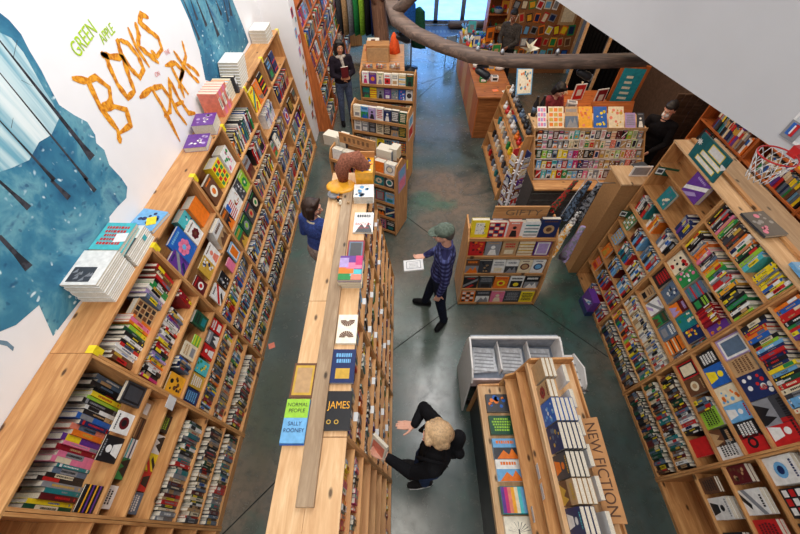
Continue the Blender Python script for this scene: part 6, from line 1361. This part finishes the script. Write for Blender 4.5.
# ------------------------------------------------------------------ curved beam with lamps
t = thing('curved_beam', 'weathered curved timber beam crossing high over the aisle', 'beam', (0, 0, 0))
path = [(-.1, 5.2, 2.98), (-.02, 4.8, 2.93), (.16, 4.5, 2.9), (.43, 4.22, 2.88), (.74, 4.0, 2.86), (1.1, 3.9, 2.85), (1.55, 3.9, 2.84), (2.0, 3.94, 2.83), (2.55, 4.0, 2.82)]
def beam(path, w_, h_, m, name):
    b = MB(); R_ = []
    P_ = [Vector(p) for p in path]
    for i, p in enumerate(P_):
        d = (P_[min(i + 1, len(P_) - 1)] - P_[max(i - 1, 0)]); d.z = 0; d.normalize(); n = Vector((-d.y, d.x, 0)); u = Vector((0, 0, 1))
        k = 1 + .08 * math.sin(i * 2.1)
        R_.append([p + n * w_ * k + u * h_, p + n * w_ + u * (h_ * 1.2), p - n * w_ + u * h_ * 1.15, p - n * w_ * k * 1.05 - u * h_ * .9, p - u * h_ * 1.2, p + n * w_ - u * h_])
    b.rings(R_, m); o = b.build(name, t); return o
gb_ = wood('grey_driftwood', (122, 98, 84), (62, 50, 44), 0, .7, False)
beam(path, .075, .04, gb_, 'arc'); beam([(-.1, 5.2, 2.98), (-.14, 5.6, 2.9), (-.12, 6.2, 2.8), (-.1, 7.1, 2.5)], .06, .05, gb_, 'branch')
b = MB(); b.tube([(-.05, 5.0, 2.95), (.1, 4.9, 3.1), (.35, 4.85, 3.3), (.7, 4.9, 3.6)], [.07, .06, .05, .04], gb_, 10); b.build('branch', t)
for k, (x, y, z) in enumerate(((.86, 3.93, 2.75), (1.92, 3.92, 2.74), (.02, 4.72, 2.8))):
    s = thing('track_spotlight', 'black track spotlight under the %s of the curved beam' % ['middle', 'right part', 'left end'][k], 'spotlight', (x, y, z), .3 * k, 'spotlights on the curved beam')
    b = MB(); b.box(-.06, .06, -.02, .02, .03, .048, dk); b.build('bracket', s)
    b = MB(); b.cap((-.04, 0, 0), (.05, -.03, -.04), .035, .042, BM['black'], 12); b.build('lamp_head', s)
    b = MB(); b.M = Matrix.Translation((.085, -.041, -.055)) @ Vector((.9, -.3, -.4)).to_track_quat('Z', 'Y').to_matrix().to_4x4(); b.lathe([(.036, -.004), (.036, .002), (.001, .003)], metal, n=14); b.build('lens', s)
b = MB()
for a, c_, d in (((0, 0, 0), (.1, .0, .03), (.02, .04, .05)), ((0, 0, 0), (-.1, .01, .04), (-.02, -.04, .05)), ((0, 0, 0), (.05, 0, .12), (-.02, .03, .04)), ((0, 0, 0), (-.06, .02, .1), (.02, -.03, .04)), ((-.03, -.02, 0), (.03, .02, 0), (0, 0, .06))):
    b.face([a, c_, d], BM['cream']); b.face([(a[0], a[1] + .002, a[2]), (d[0], d[1] + .002, d[2]), (c_[0], c_[1] + .002, c_[2])], BM['cream'])
tag(b.build('paper_crane', loc=(1.3, 3.92, 2.93)), 'cream folded paper crane perched on the curved beam', 'ornament')
for k, (x, y) in enumerate(((.8, 4.02), (1.04, 3.95), (1.6, 3.95))):
    b = MB(); b.lathe([(.02, 0), (.022, .02), (.01, .045), (.001, .047)], metal, n=10); tag(b.build('beam_fixing', loc=(x, y, 2.9)), 'small metal fixing on the curved beam, %s from left' % ORD[k + 1], 'fixing', 'metal fixings on the beam')
# ------------------------------------------------------------------ basketball hoop on the loft wall
t = thing('toy_basketball_hoop', 'toy basketball hoop with clear backboard and white net on loft wall', 'basketball hoop', (2.57, 1.96, 3.03), 0)
t.rotation_euler = (0, 0, -PI / 2 + .2)
clearb = plain('clear_plastic', (206, 212, 216), .12, .5, var=.02)
# local: -y out from the wall towards the aisle, x along the wall
b = MB(); b.box(-.2, .2, -.012, -.004, .06, .36, clearb); b.box(-.2, .2, -.016, -.012, .06, .075, CARD); b.box(-.2, .2, -.016, -.012, .345, .36, CARD); b.box(-.2, -.185, -.016, -.012, .075, .345, CARD); b.box(.185, .2, -.016, -.012, .075, .345, CARD)
b.box(-.07, .07, -.016, -.012, .12, .135, CARD); b.box(-.07, .07, -.016, -.012, .22, .235, CARD); b.box(-.07, -.056, -.016, -.012, .135, .22, CARD); b.box(.056, .07, -.016, -.012, .135, .22, CARD); b.build('backboard', t)
b = MB(); b.box(-.18, -.13, -.02, -.0165, .085, .16, BM['blue']); b.box(-.155, -.13, -.0206, -.02, .085, .16, BM['red']); b.box(-.16, -.15, -.0212, -.0206, .095, .15, CARD); b.box(-.2, -.1, -.0165, -.016, .06, .17, BM['grey']); b.build('emblem', t)
b = MB(); b.tube([(.11 * math.cos(a), -.22 + .11 * math.sin(a), .06) for a in [2 * PI * k / 24 for k in range(24)]], .005, BM['red'], 8, True); b.box(-.03, .03, -.115, -.0165, .04, .1, BM['red']); b.build('rim', t)
b = MB(); N_ = 12
def npt(k, lv): r = [.113, .1, .085, .072, .066][lv]; a = 2 * PI * (k + .5 * (lv % 2)) / N_; return (r * math.cos(a), -.22 + r * math.sin(a), .055 - lv * .042)
for k in range(N_):
    for lv in range(4):
        s = lv % 2
        b.tube([npt(k, lv), npt(k, lv + 1)], .0022, CARD, 5); b.tube([npt(k + (1 if s == 0 else 0) if False else k, lv), npt(k + (-1 if s == 0 else 1), lv + 1)], .0022, CARD, 5)
b.build('net', t)
b = MB(); b.box(-.1, .1, -.01, -.002, .37, .45, BM['cream']); tag(b.build('packing_tag', loc=(2.56, 1.98, 3.08), rot=(0, 0, -PI / 2 + .2)), 'pale yellow card above the toy basketball hoop', 'card')
# ------------------------------------------------------------------ toy and gift display behind the racks
t = thing('gift_table', 'gift table behind the farthest rack', 'table', (-.4, 8.9, 0))
bx('table_top', -.5, .5, -.7, .9, .86, .9, wx, t)
for x in (-.45, .45):
    for y in (-.65, .85): bx('leg', x - .03, x + .03, y - .03, y + .03, 0, .859, wz, t)
t = thing('wooden_crate', 'wooden crate display with pale front on the gift table', 'crate', (-.5, 8.75, .901)); bx('front_panel', -.24, .24, -.02, 0, 0, .3, BM['tan'], t); bx('frame', -.26, .26, .001, .3, 0, .34, wx, t)
for k, x in enumerate((-.72, -.42, -.12)):
    t = thing('wire_basket', '%s wire basket of small goods in front of crate' % ['left', 'middle', 'right'][k], 'basket', (x, 8.4, .901), 0, 'wire baskets on the gift table')
    b = MB()
    for z in (.01, .06, .12): b.tube([(-.11, -.08, z), (.11, -.08, z), (.11, .08, z), (-.11, .08, z)], .004, metal, 5, True)
    for q in range(7): b.tube([(-.11 + q * .036, -.08, .01), (-.11 + q * .036, -.08, .12)], .003, metal, 5)
    b.build('wire_frame', t); b = MB(); rr = random.Random(k)
    for q in range(9): b.ell((rr.uniform(-.08, .08), rr.uniform(-.05, .05), .06), (.03, .025, .04), BM[rr.choice(['white', 'grey', 'orange', 'tan', 'red', 'slate'])], 8, 6)
    b.build('small_goods', t)
b = MB(); b.rings([[(r * math.cos(a) * (1 + .15 * math.cos(5 * a)), r * math.sin(a), z) for a in [k * PI / 10 for k in range(20)]] for r, z in ((.13, 0), (.11, .15), (.07, .33), (.02, .42))], plain('orange_cloth', (236, 92, 40), .8)); tag(b.build('orange_cone', loc=(-.14, 9.3, .901)), 'bright orange cloth cone on the gift table', 'cloth')
for k in range(4):
    b = MB(); b.box(-.14, .14, -.12, .12, 0, .05, BM[['salmon', 'cream', 'pink', 'ivory'][k]]); b.box(-.05, .05, -.08, .02, .05, .0515, BM['maroon']); tag(b.build('folded_shirt', loc=(-.7 + .02 * k, 9.5, .901 + .051 * k)), '%s folded shirt in the pile on gift table' % ['salmon', 'cream', 'pink', 'top ivory'][k], 'shirt', 'folded shirts on the gift table')
tr = thing('tree_trunk', 'knotted pinkish tree trunk rising behind the gift table', 'tree trunk', (-.5, 10.3, 0))
b = MB(); b.tube([(0, 0, 0), (.04, 0, .8), (-.03, .03, 1.6), (.05, 0, 2.4), (.2, -.3, 3.2)], [.26, .2, .17, .15, .12], bark, 14); b.build('trunk', tr); b = MB(); b.tube([(-.02, 0, 1.5), (-.2, -.1, 2.0), (-.5, -.1, 2.6)], [.12, .09, .06], bark, 10); b.tube([(.02, 0, 1.7), (.3, -.3, 2.1), (.42, -1.4, 2.5), (.4, -3, 2.6)], [.12, .1, .08, .07], bark, 10); b.build('branch', tr)
t = thing('coat_rack', 'metal clothes rail with hanging garments at the rear', 'rack', (-1.0, 11.2, 0))
b = MB(); b.tube([(-.7, 0, 0), (-.7, 0, 1.7), (.5, 0, 1.7), (.5, 0, 0)], .015, metal, 8); b.build('rail', t)
b = MB(); b.box(-.72, -.68, -.25, .25, 0, .02, metal); b.box(.48, .52, -.25, .25, 0, .02, metal); b.build('feet', t)
def garment(lab, x, y, z, w_, h_, c, rz=0, grp='garments hanging at the rear'):
    b = MB(); R_ = []
    for f in (0, .08, .5, 1): R_.append([(w_ / 2 * (.3 if f == 0 else .85 + .25 * f) * math.cos(a) * (1 + .1 * math.cos(4 * a) * f), .07 * math.sin(a) * (1 + .2 * math.cos(6 * a) * f), -h_ * f) for a in [k * PI / 10 for k in range(20)]])
    b.rings(R_, cloth('garment_' + lab.replace(' ', '_')[:20], PAL[c], 30)); b.tube([(0, 0, 0), (0, 0, .03), (.02, 0, .05)], .004, metal, 5); tag(b.build('garment', loc=(x, y, z), rot=(0, 0, rz)), lab, 'garment', grp)
for k, c in enumerate(('charcoal', 'tan', 'grey', 'green', 'lime', 'black', 'navy', 'black')): garment('%s garment, %s from left on the rear rail' % (c, ORD[k + 1]), -1.6 + .15 * k, 11.2, 1.63, .4, .95, c, 1.3)
t = thing('coat_stand', 'coat stand with blue and green jackets by the entrance', 'coat stand', (.3, 10.6, 0))
b = MB(); b.lathe([(.2, 0), (.2, .02), (.02, .04), (.02, 1.75), (.005, 1.76)], dk, n=14); b.build('pole', t)
garment('bright blue jacket hanging on the entrance coat stand', .22, 10.5, 1.6, .4, .8, 'blue', .3); garment('dark green jacket hanging on the entrance coat stand', .48, 10.55, 1.45, .36, .9, 'forest', -.4)
o = bx('display_board', -.26, .26, -.02, .02, .0, .6, wz); o.location = (-1.42, 12.2, 0); o.rotation_euler = (-.12, 0, .1); tag(o, 'framed wooden panel standing on the rear floor', 'panel')
o = bx('doormat', -.8, .8, -.5, .5, 0.001, .012, plain('grey_mat', (74, 88, 108), .95, .1, var=.2, scale=40)); o.location = (1.4, 13.35, 0); tag(o, 'grey blue doormat inside the street doors', 'doormat')
b = MB(); rr = random.Random(3)
for k in range(8): x = -.45 + k * .12; b.box(x, x + .075, -.12, .1, .0125, .0135, BM['charcoal'])
b.build('woven_lettering', o)
b = MB(); b.cap((-.55, 0, .12), (.55, .04, .12), .12, .11, gb_, 14); tag(b.build('log_bench', loc=(2.25, 13.6, 0)), 'thick weathered log lying by the right street door', 'log')
t = thing('sandwich_board', 'small metal framed board standing at the counter end', 'sign', (1.42, 11.0, 0), .4); bx('leg', -.16, -.14, -.02, 0, 0, .7, metal, t); bx('leg', .14, .16, -.02, 0, 0, .7, metal, t); bx('board', -.14, .14, -.015, -.005, .2, .68, plain('glass_grey', (150, 170, 190), .2), t)
b = MB(); b.box(-.04, .04, -.04, .04, 0, .0012, BM['salmon']); tag(b.build('paper_note', loc=(-1.72, 2.13, 0.0005), rot=(0, 0, .4)), 'pink paper note lying on the left aisle floor', 'note')
# flyers on the white pier
rr = random.Random(14)
for k in range(14):
    c = ['red', 'white', 'sky blue', 'red', 'lavender', 'white', 'cream', 'black', 'orange', 'white', 'yellow', 'grey', 'maroon', 'white'][k]; z = 2.35 - .15 * k; y = 7.08 + .15 * (k % 2)
    b = MB(); b.box(0, .002, -.07, .07, -.07, .07, BM[c]); b.box(.002, .0026, -.035, .035, -.03, .04, BM[rr.choice(['black', 'teal', 'salmon', 'gold'])])
    tag(b.build('flyer', loc=(-1.8195, y, z)), '%s flyer, %s from the top on the white pier' % (c, ORD[k + 1]), 'flyer', 'flyers on the white pier')
# ------------------------------------------------------------------ camera, light, view
cam = bpy.data.cameras.new('camera'); co = bpy.data.objects.new('camera', cam); COL.objects.link(co)
co.location = (0, 0, CAMH); co.rotation_euler = (PI / 2 - PITCH, 0, 0)
cam.sensor_fit = 'HORIZONTAL'; cam.sensor_width = 36; cam.lens = FPX / 800 * 36; cam.clip_start = .02; SC.camera = co
def area(name, loc, rot, size, e, c=(1, 1, 1), sy=None):
    l = bpy.data.lights.new(name, 'AREA'); l.energy = e; l.color = c; l.size = size
    if sy: l.shape = 'RECTANGLE'; l.size_y = sy
    o = bpy.data.objects.new(name, l); COL.objects.link(o); o.location = loc; o.rotation_euler = rot; return o
area('overhead_fill_near', (-.2, -.6, 6.4), (math.radians(14), math.radians(10), 0), 1.6, 130, (1, .92, .82), 3)  # added overhead area light, no lamp seen; placed to keep glare off the aisle
area('mural_fill', (.9, 3.9, 6.0), (0, math.radians(62), 0), 1.4, 215, (1, .98, .96), 4)  # added area light that brightens the mural; no fitting seen there
area('overhead_fill_middle', (-1.2, 6.6, 5.4), (0, math.radians(-12), 0), 2.6, 115, (1, .93, .84), 3)  # added unseen area light, set so the centre bookcase hides its floor reflection
area('register_light', (3.2, 6.6, 3.4), (0, 0, 0), 1.5, 62, (1, .74, .5), 3)
area('rear_left_light', (-1.0, 10.0, 4.0), (0, 0, 0), 1.4, 60, (1, .8, .6), 4)
area('street_daylight', (1.7, 14.6, 6.0), (math.radians(38), 0, 0), 4, 2900, (.36, .62, 1), 1.5)
area('right_aisle_light', (3.75, 2.6, 2.9), (0, 0, 0), .5, 16, (1, .72, .46), 3)
wd = bpy.data.worlds.new('room_light'); SC.world = wd; wd.use_nodes = True
bg = wd.node_tree.nodes['Background']; bg.inputs[0].default_value = (.86, .92, 1, 1); bg.inputs[1].default_value = .31
vs = SC.view_settings; vs.view_transform = 'Standard'; vs.look = 'None'; vs.gamma = 1; vs.exposure = 0; vs.use_curve_mapping = False
